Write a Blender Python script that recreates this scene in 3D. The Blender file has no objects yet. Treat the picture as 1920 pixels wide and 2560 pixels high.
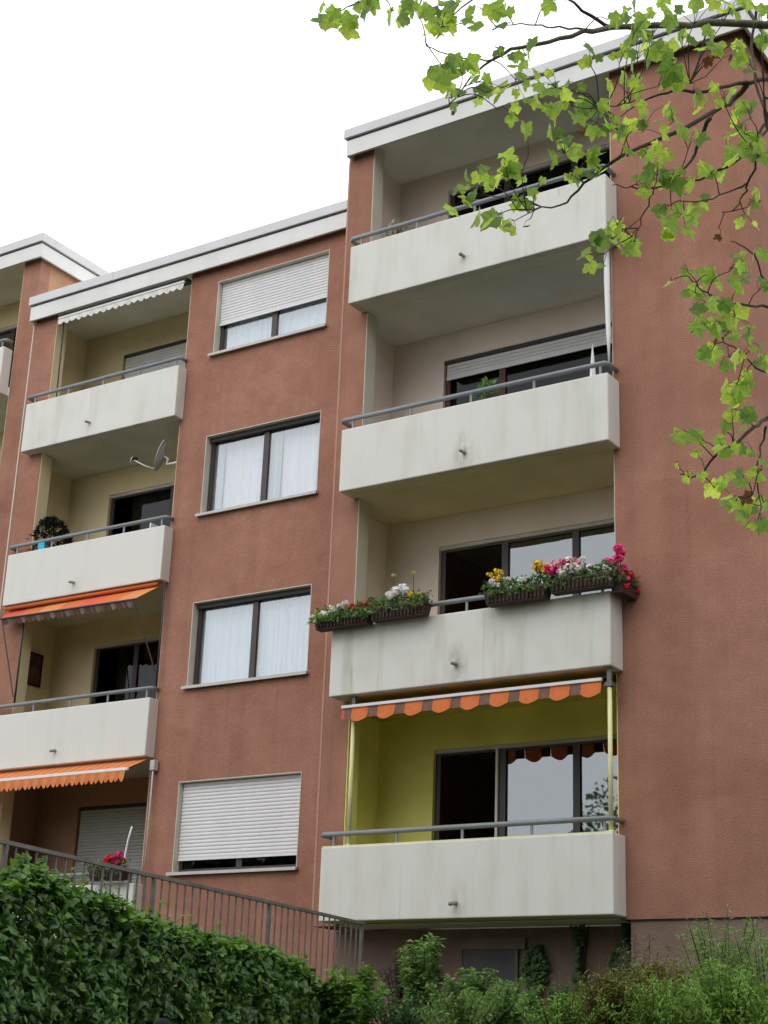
import bpy, math, random
from mathutils import Vector, Matrix, noise as mnoise

# ------------------------------------------------------------------ camera, sky, sun, exposure
S = bpy.context.scene
COL = S.collection
CAM = Vector((11.8175, -16.4601, -2.5168))
CF = Vector((-0.52309872, 0.78391731, 0.33442696))
CR = Vector((0.83836716, 0.54388656, 0.03644053))
CU = Vector((0.15332396, -0.29943457, 0.94171689))
FPX = 4010.64
cd = bpy.data.cameras.new('camera')
cam = bpy.data.objects.new('camera', cd)
COL.objects.link(cam)
M3 = Matrix((CR, CU, -CF)).transposed()
cam.matrix_world = Matrix.Translation(CAM) @ M3.to_4x4()
cd.sensor_fit = 'VERTICAL'; cd.sensor_height = 36.0; cd.sensor_width = 27.0
cd.lens = FPX / 2560.0 * 36.0
cd.clip_start = 0.1; cd.clip_end = 1500
S.camera = cam

W = bpy.data.worlds.new('World'); S.world = W; W.use_nodes = True
nt = W.node_tree; nt.nodes.clear()
out = nt.nodes.new('ShaderNodeOutputWorld'); bg = nt.nodes.new('ShaderNodeBackground')
sky = nt.nodes.new('ShaderNodeTexSky'); sky.sky_type = 'NISHITA'; sky.sun_disc = False
SUN_EL, SUN_AZ = math.radians(44), math.radians(176)     # azimuth clockwise from +y
sky.sun_elevation = SUN_EL; sky.sun_rotation = SUN_AZ
cloud = nt.nodes.new('ShaderNodeMixRGB'); cloud.inputs['Fac'].default_value = 0.9
cloud.inputs['Color2'].default_value = (14.0, 14.1, 14.3, 1)     # the closed white cloud deck
nt.links.new(sky.outputs[0], cloud.inputs['Color1'])
nt.links.new(cloud.outputs[0], bg.inputs['Color']); bg.inputs['Strength'].default_value = 0.12
nt.links.new(bg.outputs[0], out.inputs['Surface'])

sd = bpy.data.lights.new('sun', 'SUN'); sd.energy = 0.6; sd.angle = math.radians(45); sd.color = (1.0, 0.96, 0.9)
sun = bpy.data.objects.new('sun', sd); COL.objects.link(sun)
dirv = Vector((math.sin(SUN_AZ) * math.cos(SUN_EL), math.cos(SUN_AZ) * math.cos(SUN_EL), math.sin(SUN_EL)))
sun.rotation_euler = dirv.to_track_quat('Z', 'Y').to_euler(); sun.location = dirv * 60

S.view_settings.view_transform = 'Standard'; S.view_settings.look = 'None'
S.view_settings.exposure = 0.05; S.view_settings.gamma = 1.0; S.view_settings.use_curve_mapping = False

RNG = random.Random(7)


def at(u, v, d):
    """world point seen at photo pixel (u, v), d metres along the optical axis"""
    return CAM + (CF + CR * ((u - 960) / FPX) - CU * ((v - 1280) / FPX)) * d


# ------------------------------------------------------------------ materials
def new_mat(name):
    m = bpy.data.materials.new(name); m.use_nodes = True
    n = m.node_tree; b = n.nodes['Principled BSDF']
    return m, n, b


def mat(name, col, rough=0.7, var=0.1, scale=3.0, bump=0.0, bscale=40.0, stretch=None, metallic=0.0, spec=0.3, dist=0.01):
    m, n, b = new_mat(name)
    L = n.links
    tc = n.nodes.new('ShaderNodeTexCoord'); mp = n.nodes.new('ShaderNodeMapping')
    if stretch: mp.inputs['Scale'].default_value = stretch
    L.new(tc.outputs['Object'], mp.inputs['Vector'])
    nz = n.nodes.new('ShaderNodeTexNoise'); nz.inputs['Scale'].default_value = scale; nz.inputs['Detail'].default_value = 6
    L.new(mp.outputs[0], nz.inputs['Vector'])
    cr = n.nodes.new('ShaderNodeValToRGB')
    cr.color_ramp.elements[0].position = 0.3; cr.color_ramp.elements[1].position = 0.7
    cr.color_ramp.elements[0].color = tuple(c * (1 - var) for c in col) + (1,)
    cr.color_ramp.elements[1].color = tuple(min(1, c * (1 + var)) for c in col) + (1,)
    L.new(nz.outputs['Fac'], cr.inputs['Fac']); L.new(cr.outputs[0], b.inputs['Base Color'])
    b.inputs['Roughness'].default_value = rough; b.inputs['Metallic'].default_value = metallic
    b.inputs['Specular IOR Level'].default_value = spec
    if bump:
        n2 = n.nodes.new('ShaderNodeTexNoise'); n2.inputs['Scale'].default_value = bscale; n2.inputs['Detail'].default_value = 4
        L.new(tc.outputs['Object'], n2.inputs['Vector'])
        bp = n.nodes.new('ShaderNodeBump'); bp.inputs['Strength'].default_value = bump; bp.inputs['Distance'].default_value = dist
        L.new(n2.outputs['Fac'], bp.inputs['Height']); L.new(bp.outputs[0], b.inputs['Normal'])
    return m


def mat_stucco(name, col):
    """roughcast render: coarse trowelled relief, blotchy paint, faint rain runs"""
    m, n, b = new_mat(name); L = n.links
    tc = n.nodes.new('ShaderNodeTexCoord')

    def nz(scale, detail, st=None):
        mp = n.nodes.new('ShaderNodeMapping')
        if st: mp.inputs['Scale'].default_value = st
        L.new(tc.outputs['Object'], mp.inputs['Vector'])
        t = n.nodes.new('ShaderNodeTexNoise'); t.inputs['Scale'].default_value = scale; t.inputs['Detail'].default_value = detail
        L.new(mp.outputs[0], t.inputs['Vector']); return t

    def ramp(src, p0, p1, c0, c1):
        r = n.nodes.new('ShaderNodeValToRGB'); r.color_ramp.elements[0].position = p0; r.color_ramp.elements[1].position = p1
        r.color_ramp.elements[0].color = (*c0, 1); r.color_ramp.elements[1].color = (*c1, 1)
        L.new(src.outputs['Fac'], r.inputs['Fac']); return r

    def mul(a, bb, f=1.0):
        x = n.nodes.new('ShaderNodeMixRGB'); x.blend_type = 'MULTIPLY'; x.inputs['Fac'].default_value = f
        L.new(a.outputs[0], x.inputs['Color1']); L.new(bb.outputs[0], x.inputs['Color2']); return x
    big = ramp(nz(0.8, 5), 0.3, 0.7, (col[0] * 0.86, col[1] * 0.84, col[2] * 0.82), (col[0] * 1.08, col[1] * 1.1, col[2] * 1.1))
    runs = ramp(nz(1.0, 5, (2.2, 2.2, 0.18)), 0.35, 0.62, (0.91, 0.90, 0.89), (1.02, 1.02, 1.02))
    grain = ramp(nz(38, 6, (0.8, 0.8, 1.3)), 0.3, 0.72, (0.86, 0.85, 0.84), (1.1, 1.1, 1.1))
    fine = ramp(nz(1.0, 4, (9, 9, 0.22)), 0.56, 0.78, (1, 1, 1), (0.9, 0.89, 0.89))
    patch = ramp(nz(0.45, 2, (1, 1, 1.6)), 0.52, 0.56, (1, 1, 1), (0.95, 0.93, 0.92))
    mid = ramp(nz(3.6, 6, (1, 1, 1.3)), 0.34, 0.68, (0.93, 0.92, 0.91), (1.05, 1.05, 1.05))
    c = mul(mul(mul(mul(mul(big, runs), grain), fine), patch), mid)
    L.new(c.outputs[0], b.inputs['Base Color'])
    b.inputs['Roughness'].default_value = 0.93; b.inputs['Specular IOR Level'].default_value = 0.15
    h = nz(60, 6, (0.85, 0.85, 1.25))
    bp = n.nodes.new('ShaderNodeBump'); bp.inputs['Strength'].default_value = 0.7; bp.inputs['Distance'].default_value = 0.012
    L.new(h.outputs['Fac'], bp.inputs['Height']); L.new(bp.outputs[0], b.inputs['Normal'])
    return m


def mat_parapet(name, col, dirt, spout, amount=0.5, seed=0.0, stain=1.0):
    """painted concrete with rain streaks and a damp stain round the drain spout"""
    m, n, b = new_mat(name); L = n.links
    tc = n.nodes.new('ShaderNodeTexCoord')

    def nz(scale, st, detail=6, off=0.0):
        mp = n.nodes.new('ShaderNodeMapping'); mp.inputs['Scale'].default_value = st; mp.inputs['Location'].default_value = (off, 0, off)
        L.new(tc.outputs['Object'], mp.inputs['Vector'])
        t = n.nodes.new('ShaderNodeTexNoise'); t.inputs['Scale'].default_value = scale; t.inputs['Detail'].default_value = detail
        L.new(mp.outputs[0], t.inputs['Vector']); return t

    def ramp(src, p0, p1, a, c, sock='Fac'):
        r = n.nodes.new('ShaderNodeValToRGB'); r.color_ramp.elements[0].position = p0; r.color_ramp.elements[1].position = p1
        r.color_ramp.elements[0].color = (a, a, a, 1); r.color_ramp.elements[1].color = (c, c, c, 1)
        L.new(src.outputs[sock], r.inputs['Fac']); return r

    def math_(op, a, bb):
        x = n.nodes.new('ShaderNodeMath'); x.operation = op
        for i, s in enumerate((a, bb)):
            if isinstance(s, (int, float)): x.inputs[i].default_value = s
            else: L.new(s.outputs[0], x.inputs[i])
        return x
    streak = ramp(nz(1.0, (4.5, 4.5, 0.55), 7, seed), 0.5, 0.74, 0, 1)
    blot = ramp(nz(2.6, (1, 1, 0.8), 6, seed + 3), 0.45, 0.75, 0, 0.5)
    d1 = math_('MULTIPLY', math_('ADD', streak, blot), amount)
    # stain below and around the spout
    mp = n.nodes.new('ShaderNodeMapping')
    mp.inputs['Location'].default_value = (-spout[0] * 5.5, 0, -spout[1] * 2.8); mp.inputs['Scale'].default_value = (5.5, 0, 2.8)
    L.new(tc.outputs['Object'], mp.inputs['Vector'])
    gr = n.nodes.new('ShaderNodeTexGradient'); gr.gradient_type = 'SPHERICAL'
    L.new(mp.outputs[0], gr.inputs['Vector'])
    st = math_('MULTIPLY', ramp(gr, 0.0, 0.9, 0, 1), ramp(nz(7, (1.4, 1, 0.6), 5, seed + 9), 0.36, 0.62, 0.05, 1.0))
    thin = math_('MULTIPLY', ramp(nz(1.0, (17, 17, 0.3), 4, seed + 5), 0.64, 0.76, 0, 0.6), ramp(nz(1.4, (1, 1, 1.2), 3, seed + 6), 0.45, 0.6, 0, 1))
    f = math_('MINIMUM', math_('ADD', math_('ADD', d1, math_('MULTIPLY', thin, min(1.0, amount * 2.2))), math_('MULTIPLY', st, stain)), 1.0)
    mx = n.nodes.new('ShaderNodeMixRGB'); mx.inputs['Color1'].default_value = (*col, 1); mx.inputs['Color2'].default_value = (*dirt, 1)
    L.new(f.outputs[0], mx.inputs['Fac'])
    L.new(mx.outputs[0], b.inputs['Base Color'])
    b.inputs['Roughness'].default_value = 0.85; b.inputs['Specular IOR Level'].default_value = 0.2
    h = nz(45, (1, 1, 1), 4)
    bp = n.nodes.new('ShaderNodeBump'); bp.inputs['Strength'].default_value = 0.25; bp.inputs['Distance'].default_value = 0.006
    L.new(h.outputs['Fac'], bp.inputs['Height']); L.new(bp.outputs[0], b.inputs['Normal'])
    return m


def mat_glass(name, tint=(0.9, 0.93, 0.95), ior=0.15):
    m = bpy.data.materials.new(name); m.use_nodes = True; n = m.node_tree; n.nodes.clear(); L = n.links
    o = n.nodes.new('ShaderNodeOutputMaterial'); mx = n.nodes.new('ShaderNodeMixShader')
    lw = n.nodes.new('ShaderNodeLayerWeight'); lw.inputs['Blend'].default_value = 0.5      # facing ratio, alike on both faces of the pane
    pw = n.nodes.new('ShaderNodeMath'); pw.operation = 'POWER'; pw.inputs[1].default_value = 3.5; L.new(lw.outputs['Facing'], pw.inputs[0])
    fr = n.nodes.new('ShaderNodeMath'); fr.operation = 'MULTIPLY_ADD'; fr.inputs[1].default_value = 0.75; fr.inputs[2].default_value = ior
    L.new(pw.outputs[0], fr.inputs[0])
    g = n.nodes.new('ShaderNodeBsdfGlossy'); g.inputs['Roughness'].default_value = 0.015; g.inputs['Color'].default_value = (0.94, 0.97, 1.0, 1)
    t = n.nodes.new('ShaderNodeBsdfTransparent'); t.inputs['Color'].default_value = (*tint, 1)
    tc = n.nodes.new('ShaderNodeTexCoord'); nz = n.nodes.new('ShaderNodeTexNoise'); nz.inputs['Scale'].default_value = 1.3
    L.new(tc.outputs['Object'], nz.inputs['Vector'])
    bp = n.nodes.new('ShaderNodeBump'); bp.inputs['Strength'].default_value = 0.05; bp.inputs['Distance'].default_value = 0.03
    L.new(nz.outputs['Fac'], bp.inputs['Height']); L.new(bp.outputs[0], g.inputs['Normal'])
    L.new(fr.outputs[0], mx.inputs['Fac']); L.new(t.outputs[0], mx.inputs[1]); L.new(g.outputs[0], mx.inputs[2])
    L.new(mx.outputs[0], o.inputs['Surface'])
    return m


def mat_leaf(name, col, trans, rough=0.5, tmix=0.45, var=0.25):
    m = bpy.data.materials.new(name); m.use_nodes = True; n = m.node_tree; L = n.links
    b = n.nodes['Principled BSDF']; o = n.nodes['Material Output']
    tc = n.nodes.new('ShaderNodeTexCoord'); nz = n.nodes.new('ShaderNodeTexNoise'); nz.inputs['Scale'].default_value = 18
    L.new(tc.outputs['Object'], nz.inputs['Vector'])
    def rp(c):
        r = n.nodes.new('ShaderNodeValToRGB'); r.color_ramp.elements[0].position = 0.3; r.color_ramp.elements[1].position = 0.7
        r.color_ramp.elements[0].color = tuple(x * (1 - var) for x in c) + (1,); r.color_ramp.elements[1].color = tuple(x * (1 + var) for x in c) + (1,)
        L.new(nz.outputs['Fac'], r.inputs['Fac']); return r
    L.new(rp(col).outputs[0], b.inputs['Base Color']); b.inputs['Roughness'].default_value = rough
    b.inputs['Specular IOR Level'].default_value = 0.4
    t = n.nodes.new('ShaderNodeBsdfTranslucent'); L.new(rp(trans).outputs[0], t.inputs['Color'])
    mx = n.nodes.new('ShaderNodeMixShader'); mx.inputs['Fac'].default_value = tmix
    L.new(b.outputs[0], mx.inputs[1]); L.new(t.outputs[0], mx.inputs[2]); L.new(mx.outputs[0], o.inputs['Surface'])
    return m


RED = mat_stucco('terracotta_render', (0.38, 0.192, 0.141))
REDL = mat('terracotta_bead', (0.46, 0.25, 0.19), 0.9, 0.08, 4, 0.3, 50)
RED_SIDE = mat_stucco('lit_side_render', (0.47, 0.27, 0.165))  # terracotta lightened and warmed: the lit side's tone is in the colour
PLINTH = mat_stucco('plinth_render', (0.26, 0.19, 0.16))
CREAM = mat('cream_paint', (0.62, 0.57, 0.47), 0.85, 0.06, 2.0, 0.15, 50)
CREAMY = mat('yellowish_paint', (0.77, 0.64, 0.40), 0.85, 0.08, 2.0, 0.15, 50)
BEIGE = mat('beige_paint', (0.83, 0.70, 0.64), 0.85, 0.06, 2.0, 0.15, 50)
YELLOW = mat('yellow_paint', (0.92, 0.86, 0.26), 0.8, 0.1, 1.6, 0.15, 50)
SHADEBROWN = mat('shaded_recess_brown', (0.40, 0.24, 0.16), 0.85, 0.08, 2.0, 0.15, 50)  # recess shadow put into the wall colour of the middle block's lowest loggia
SLABM = mat('slab_concrete', (0.72, 0.72, 0.64), 0.9, 0.1, 1.5, 0.15, 40)
SLABY = mat('slab_concrete_yellowed', (0.70, 0.63, 0.47), 0.9, 0.1, 1.5, 0.15, 40)
SLABO = mat('slab_concrete_yellow', (0.70, 0.63, 0.16), 0.9, 0.1, 1.5, 0.15, 40)
FASCIA = mat('fascia_panel', (0.70, 0.70, 0.69), 0.6, 0.06, 1.2, 0.1, 30, stretch=(1.5, 1.5, 0.4))
CAPM = mat('roof_cap_metal', (0.60, 0.59, 0.61), 0.45, 0.06, 1.0, 0, 30, spec=0.5)
GAPM = mat('shadow_gap_metal', (0.06, 0.06, 0.07), 0.7)
RAILM = mat('rail_paint', (0.20, 0.215, 0.235), 0.4, 0.1, 4, 0, spec=0.5)
PIPEM = mat('spout_plastic', (0.30, 0.28, 0.25), 0.6, 0.2, 10)
BROWNF = mat('brown_window_frame', (0.045, 0.032, 0.03), 0.45, 0.15, 5, spec=0.5)
REDF = mat('red_brown_window_frame', (0.10, 0.04, 0.03), 0.5, 0.15, 5)
SLATW = mat('white_shutter_slat', (0.74, 0.73, 0.75), 0.5, 0.04, 3)
SLATG = mat('grey_shutter_slat', (0.50, 0.52, 0.50), 0.55, 0.05, 3)
SILLM = mat('sill_metal', (0.52, 0.50, 0.48), 0.45, 0.08, 4, spec=0.5)
REVEAL = mat('reveal_plaster', (0.60, 0.57, 0.50), 0.8, 0.06, 4)
GLASS = mat_glass('window_glass', ior=0.17)
GLASSD = mat_glass('balcony_door_glass', (0.6, 0.63, 0.65), ior=0.17)
DULL = mat_glass('screened_glass', (0.35, 0.36, 0.36), ior=0.02)
CURT = mat('white_net_curtain', (0.64, 0.67, 0.68), 0.9, 0.12, 2, stretch=(14, 14, 0.3))
CURTP = mat('pale_pink_curtain', (0.84, 0.76, 0.74), 0.9, 0.05, 2, stretch=(10, 10, 0.3))
CURTG = mat('grey_green_curtain', (0.55, 0.58, 0.46), 0.9, 0.25, 2, stretch=(16, 16, 0.3))
CURTD = mat('dark_sheer_curtain', (0.36, 0.36, 0.40), 0.9, 0.4, 2, stretch=(8, 8, 0.2))
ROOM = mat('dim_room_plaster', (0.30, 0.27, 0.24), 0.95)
ORANGE = mat_leaf('orange_awning_cloth', (0.64, 0.165, 0.045), (0.60, 0.16, 0.04), 0.8, 0.15, 0.08)
REDAWN = mat('faded_red_awning_cloth', (0.60, 0.10, 0.06), 0.8, 0.15, 2)
LIGHTOR = mat_leaf('pale_orange_awning_stripe', (0.70, 0.27, 0.10), (0.66, 0.26, 0.09), 0.8, 0.15, 0.08)
DARKAWN = mat('dark_brown_awning_stripe', (0.17, 0.095, 0.075), 0.85, 0.15, 6)
WHITEAWN = mat('off_white_awning_cloth', (0.62, 0.61, 0.57), 0.85, 0.08, 4)
GREYAWN = mat('greyed_awning_stripe', (0.26, 0.20, 0.19), 0.85, 0.15, 6)
ALU = mat('pale_aluminium', (0.66, 0.66, 0.68), 0.4, 0.05, 4, spec=0.5)
DARKMET = mat('dark_metal', (0.05, 0.05, 0.055), 0.5, 0.15, 6)
GALV = mat('weathered_galvanised_steel', (0.14, 0.13, 0.12), 0.5, 0.25, 8, metallic=0.2)
POLEY = mat('pale_yellow_pole_paint', (0.72, 0.70, 0.38), 0.5, 0.06, 4)
WHITEP = mat('white_cloth', (0.78, 0.78, 0.80), 0.85, 0.04, 4)
BOXM = mat('dark_brown_planter', (0.055, 0.032, 0.028), 0.7, 0.25, 14, 0.4, 60)
SOIL = mat('potting_soil', (0.03, 0.022, 0.016), 0.95, 0.3, 30)
DISH = mat('grey_dish_paint', (0.46, 0.47, 0.51), 0.5, 0.08, 5)
BLACK = mat('black_plastic', (0.010, 0.010, 0.011), 0.6, 0.2, 8, spec=0.12)
BLUE = mat('turquoise_cloth', (0.05, 0.42, 0.60), 0.8, 0.1, 8)
BLUEC = mat('blue_grey_plastic', (0.20, 0.25, 0.34), 0.5, 0.1, 8)
PICT = mat('dark_red_picture', (0.12, 0.045, 0.035), 0.6, 0.5, 6)
BARK = mat('plane_bark', (0.095, 0.072, 0.055), 0.85, 0.5, 9, 0.6, 60)
BARKL = mat('old_plane_bark', (0.17, 0.15, 0.12), 0.85, 0.5, 5, 0.6, 40)
STEMM = mat('shrub_stem', (0.055, 0.042, 0.028), 0.85, 0.3, 9)
EARTH = mat('sloping_earth', (0.06, 0.06, 0.03), 0.95, 0.4, 2.0, 0.5, 8)
CONC = mat('retaining_concrete', (0.22, 0.21, 0.19), 0.9, 0.2, 2, 0.3, 25)
HATCH = mat('grey_shutter_board', (0.10, 0.095, 0.105), 0.7, 0.15, 4)
LINTEL = mat('aged_lintel', (0.17, 0.145, 0.11), 0.85, 0.15, 3, 0.2, 30)

PL = [mat_leaf('plane_leaf_bright', (0.25, 0.37, 0.07), (0.72, 0.90, 0.13), 0.45, 0.6),
      mat_leaf('plane_leaf_fresh', (0.19, 0.31, 0.06), (0.52, 0.75, 0.12), 0.45, 0.55),
      mat_leaf('plane_leaf_deep', (0.12, 0.22, 0.055), (0.32, 0.50, 0.10), 0.45, 0.5),
      mat_leaf('plane_leaf_withered', (0.20, 0.09, 0.04), (0.22, 0.09, 0.03), 0.8, 0.3)]
IV = [mat_leaf('ivy_leaf_dark', (0.045, 0.11, 0.025), (0.07, 0.17, 0.02), 0.42, 0.2),
      mat_leaf('ivy_leaf', (0.07, 0.16, 0.035), (0.11, 0.25, 0.03), 0.42, 0.2),
      mat_leaf('ivy_leaf_young', (0.13, 0.26, 0.04), (0.24, 0.44, 0.05), 0.45, 0.3)]
SH = [mat_leaf('shrub_leaf_dark', (0.06, 0.14, 0.045), (0.09, 0.22, 0.05), 0.5, 0.3),
      mat_leaf('shrub_leaf', (0.11, 0.22, 0.06), (0.17, 0.34, 0.07), 0.5, 0.35),
      mat_leaf('shrub_leaf_light', (0.16, 0.27, 0.08), (0.25, 0.42, 0.09), 0.5, 0.35)]
JU = [mat_leaf('juniper_spray', (0.17, 0.30, 0.05), (0.23, 0.42, 0.06), 0.6, 0.25),
      mat_leaf('juniper_spray_dark', (0.09, 0.18, 0.04), (0.12, 0.25, 0.045), 0.6, 0.25)]
CY = [mat_leaf('cypress_spray', (0.17, 0.17, 0.035), (0.20, 0.22, 0.04), 0.6, 0.25),
      mat_leaf('cypress_spray_dark', (0.09, 0.10, 0.025), (0.12, 0.13, 0.03), 0.6, 0.25)]
DRY = [mat_leaf('dry_twig_leaf', (0.16, 0.14, 0.09), (0.18, 0.16, 0.08), 0.7, 0.25),
       mat_leaf('dry_twig_leaf_dark', (0.09, 0.085, 0.06), (0.10, 0.10, 0.05), 0.7, 0.25)]
PURP = [mat_leaf('purple_leaf', (0.11, 0.055, 0.06), (0.15, 0.07, 0.07), 0.6, 0.3)]
FLW = {k: mat_leaf(k + '_petal', c, c, 0.6, 0.3, 0.12) for k, c in
       dict(white=(0.80, 0.80, 0.76), yellow=(0.82, 0.58, 0.05), pink=(0.80, 0.05, 0.27), rose=(0.80, 0.42, 0.45),
            red=(0.68, 0.03, 0.05), salmon=(0.62, 0.17, 0.10), lime=(0.52, 0.58, 0.16), lilac=(0.60, 0.36, 0.66)).items()}


# ------------------------------------------------------------------ mesh helpers
class MB:
    def __init__(self): self.v = []; self.f = []; self.mi = []

    def face(self, pts, mi=0):
        i = len(self.v); self.v += [tuple(p) for p in pts]; self.f.append(tuple(range(i, i + len(pts)))); self.mi.append(mi)

    def box(self, x0, x1, y0, y1, z0, z1, mi=0):
        i = len(self.v)
        self.v += [(x0, y0, z0), (x1, y0, z0), (x1, y1, z0), (x0, y1, z0), (x0, y0, z1), (x1, y0, z1), (x1, y1, z1), (x0, y1, z1)]
        for q in ((0, 3, 2, 1), (4, 5, 6, 7), (0, 1, 5, 4), (1, 2, 6, 5), (2, 3, 7, 6), (3, 0, 4, 7)):
            self.f.append(tuple(i + k for k in q)); self.mi.append(mi)
        return self

    def prism(self, poly, z0, z1, mi=0):
        """extrude an (x, y) outline (counter-clockwise) from z0 to z1"""
        i = len(self.v); n = len(poly)
        self.v += [(x, y, z0) for x, y in poly] + [(x, y, z1) for x, y in poly]
        self.f.append(tuple(i + k for k in reversed(range(n)))); self.f.append(tuple(i + n + k for k in range(n)))
        self.mi += [mi, mi]
        for k in range(n):
            a, b = k, (k + 1) % n
            self.f.append((i + a, i + b, i + n + b, i + n + a)); self.mi.append(mi)
        return self

    def tube(self, pts, r, n=8, mi=0, cap=True):
        pts = [Vector(p) for p in pts]
        rs = r if isinstance(r, (list, tuple)) else [r] * len(pts)
        rings = []
        prev = None
        for k, p in enumerate(pts):
            d = (pts[min(k + 1, len(pts) - 1)] - pts[max(k - 1, 0)])
            d = d.normalized() if d.length > 1e-9 else Vector((0, 0, 1))
            if prev is None: a = d.orthogonal().normalized()
            else:
                a = prev - d * prev.dot(d); a = a.normalized() if a.length > 1e-6 else d.orthogonal().normalized()
            prev = a; b = d.cross(a)
            i = len(self.v)
            for j in range(n):
                t = 2 * math.pi * j / n
                self.v.append(tuple(p + (a * math.cos(t) + b * math.sin(t)) * rs[k]))
            rings.append(i)
        for k in range(len(rings) - 1):
            for j in range(n):
                self.f.append((rings[k] + j, rings[k] + (j + 1) % n, rings[k + 1] + (j + 1) % n, rings[k + 1] + j)); self.mi.append(mi)
        if cap:
            self.f.append(tuple(rings[0] + j for j in reversed(range(n)))); self.mi.append(mi)
            self.f.append(tuple(rings[-1] + j for j in range(n))); self.mi.append(mi)
        return self

    def leaf(self, p, d, nrm, ln, wd, mi=0, fold=0.25):
        """a folded pointed leaf: two halves either side of the midrib"""
        s = d.cross(nrm)
        if s.length < 1e-6: s = d.orthogonal()
        s.normalize(); nn = s.cross(d).normalized()
        i = len(self.v)
        self.v += [tuple(p), tuple(p + d * ln * 0.45 + s * wd * 0.5 + nn * wd * fold), tuple(p + d * ln - nn * ln * 0.12),
                   tuple(p + d * ln * 0.45 - s * wd * 0.5 + nn * wd * fold), tuple(p + d * ln * 0.5)]
        self.f += [(i, i + 4, i + 1), (i + 1, i + 4, i + 2), (i, i + 3, i + 4), (i + 3, i + 2, i + 4)]; self.mi += [mi] * 4

    def mesh(self, name, mats, smooth=False):
        me = bpy.data.meshes.new(name); me.from_pydata(self.v, [], self.f)
        for m in (mats if isinstance(mats, (list, tuple)) else [mats]): me.materials.append(m)
        me.polygons.foreach_set('material_index', self.mi)
        if smooth: me.polygons.foreach_set('use_smooth', [True] * len(me.polygons))
        me.update(); return me


def thing(name, label, cat, loc=(0, 0, 0), group=None):
    o = bpy.data.objects.new(name, None); COL.objects.link(o); o.location = loc; o.empty_display_size = 0.2
    o['label'] = label; o['category'] = cat
    if group: o['group'] = group
    return o


def part(name, mb, mats, parent=None, smooth=False, bevel=0.0, label=None, stuff=False, mesh=None, loc=None):
    """one mesh in world coordinates, hung under its thing or part (identity in the world unless loc is given)"""
    me = mesh or mb.mesh(name, mats, smooth)
    o = bpy.data.objects.new(name, me); COL.objects.link(o)
    L = Vector(loc) if loc is not None else Vector((0, 0, 0))
    if parent is not None:
        o.parent = parent
        if parent.type == 'EMPTY': L = L - parent.location
    o.location = L
    if bevel:
        b = o.modifiers.new('edge', 'BEVEL'); b.width = bevel; b.segments = 2; b.limit_method = 'ANGLE'
    if label: o['label'] = label
    if stuff: o['kind'] = 'stuff'
    return o


def structure(name, mb, mats, smooth=False):
    o = part(name, mb, mats, None, smooth); o['kind'] = 'structure'; return o


def single(name, mb, mats, label, cat, group=None, smooth=False, bevel=0.0):
    o = part(name, mb, mats, None, smooth, bevel); o['label'] = label; o['category'] = cat
    if group: o['group'] = group
    return o


def rnd(a, b): return RNG.uniform(a, b)


def rvec():
    while True:
        v = Vector((rnd(-1, 1), rnd(-1, 1), rnd(-1, 1)))
        if 0.05 < v.length < 1: return v.normalized()


# ------------------------------------------------------------------ ground
RW0 = Vector((2.063, -1.959, 0)); RDV = Vector((0.13164631, -0.99129675, 0)); RN = Vector((0.99129675, 0.13164631, 0))


def rs(s, off, z): p = RW0 + RDV * s + RN * off; return Vector((p.x, p.y, z))


def sstep(t): t = max(0, min(1, t)); return t * t * (3 - 2 * t)


def ground_z(x, y):
    slope = -1.98 - 2.12 * sstep((-1.0 - y) / 9.0) - 0.02 * max(0, -y - 20)
    s = (Vector((x, y, 0)) - RW0).dot(RDV); off = (Vector((x, y, 0)) - RW0).dot(RN)
    if off < -0.1 and y < 0: return -1.98 - 2.12 * sstep((s - 13) / 8) if s > 0 else -1.98
    return slope


def axis(vals):
    r = []
    for a, b, st in vals:
        n = max(1, round((b - a) / st))
        r += [a + (b - a) * k / n for k in range(n)]
    return r + [vals[-1][1]]


gx = axis([(-400, -40, 60), (-40, -4, 3), (-4, 14, 0.35), (14, 40, 3), (40, 400, 60)])
gy = axis([(-400, -40, 60), (-40, -18, 2.5), (-18, 1, 0.4), (1, 20, 4), (20, 400, 60)])
mb = MB()
for y in gy:
    for x in gx: mb.v.append((x, y, ground_z(x, y) + 0.05 * mnoise.noise(Vector((x * 0.7, y * 0.7, 0)))))
nx = len(gx)
for j in range(len(gy) - 1):
    for i in range(nx - 1):
        mb.f.append((j * nx + i, j * nx + i + 1, (j + 1) * nx + i + 1, (j + 1) * nx + i)); mb.mi.append(0)
structure('ground', mb, EARTH, True)

# ------------------------------------------------------------------ apartment blocks
H = 2.75
YB = 1.634


def holed_wall(mb, x0, x1, y0, y1, z0, z1, holes):
    """a wall slab cut into boxes round its openings (one column of openings)"""
    if not holes: mb.box(x0, x1, y0, y1, z0, z1); return
    hx0, hx1 = holes[0][0], holes[0][1]
    mb.box(x0, hx0, y0, y1, z0, z1); mb.box(hx1, x1, y0, y1, z0, z1)
    z = z0
    for (_, _, a, b) in sorted(holes, key=lambda h: h[2]):
        mb.box(hx0, hx1, y0, y1, z, a); z = b
    mb.box(hx0, hx1, y0, y1, z, z1)


def slat_mesh(length, pitch, m):
    b = MB()
    prof = [(0.0, 0.0), (-0.008, 0.006), (-0.0115, pitch * 0.45), (-0.008, pitch - 0.008), (0.0, pitch - 0.002)]
    for x0, x1 in ((0, length),):
        n = len(prof); i = len(b.v)
        b.v += [(x0, y, z) for y, z in prof] + [(x1, y, z) for y, z in prof]
        for k in range(n - 1): b.f.append((i + k, i + n + k, i + n + k + 1, i + k + 1)); b.mi.append(0)
        b.f.append((i + n - 1, i + 2 * n - 1, i + n, i)); b.mi.append(0)
    return b.mesh('slat', m)


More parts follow.
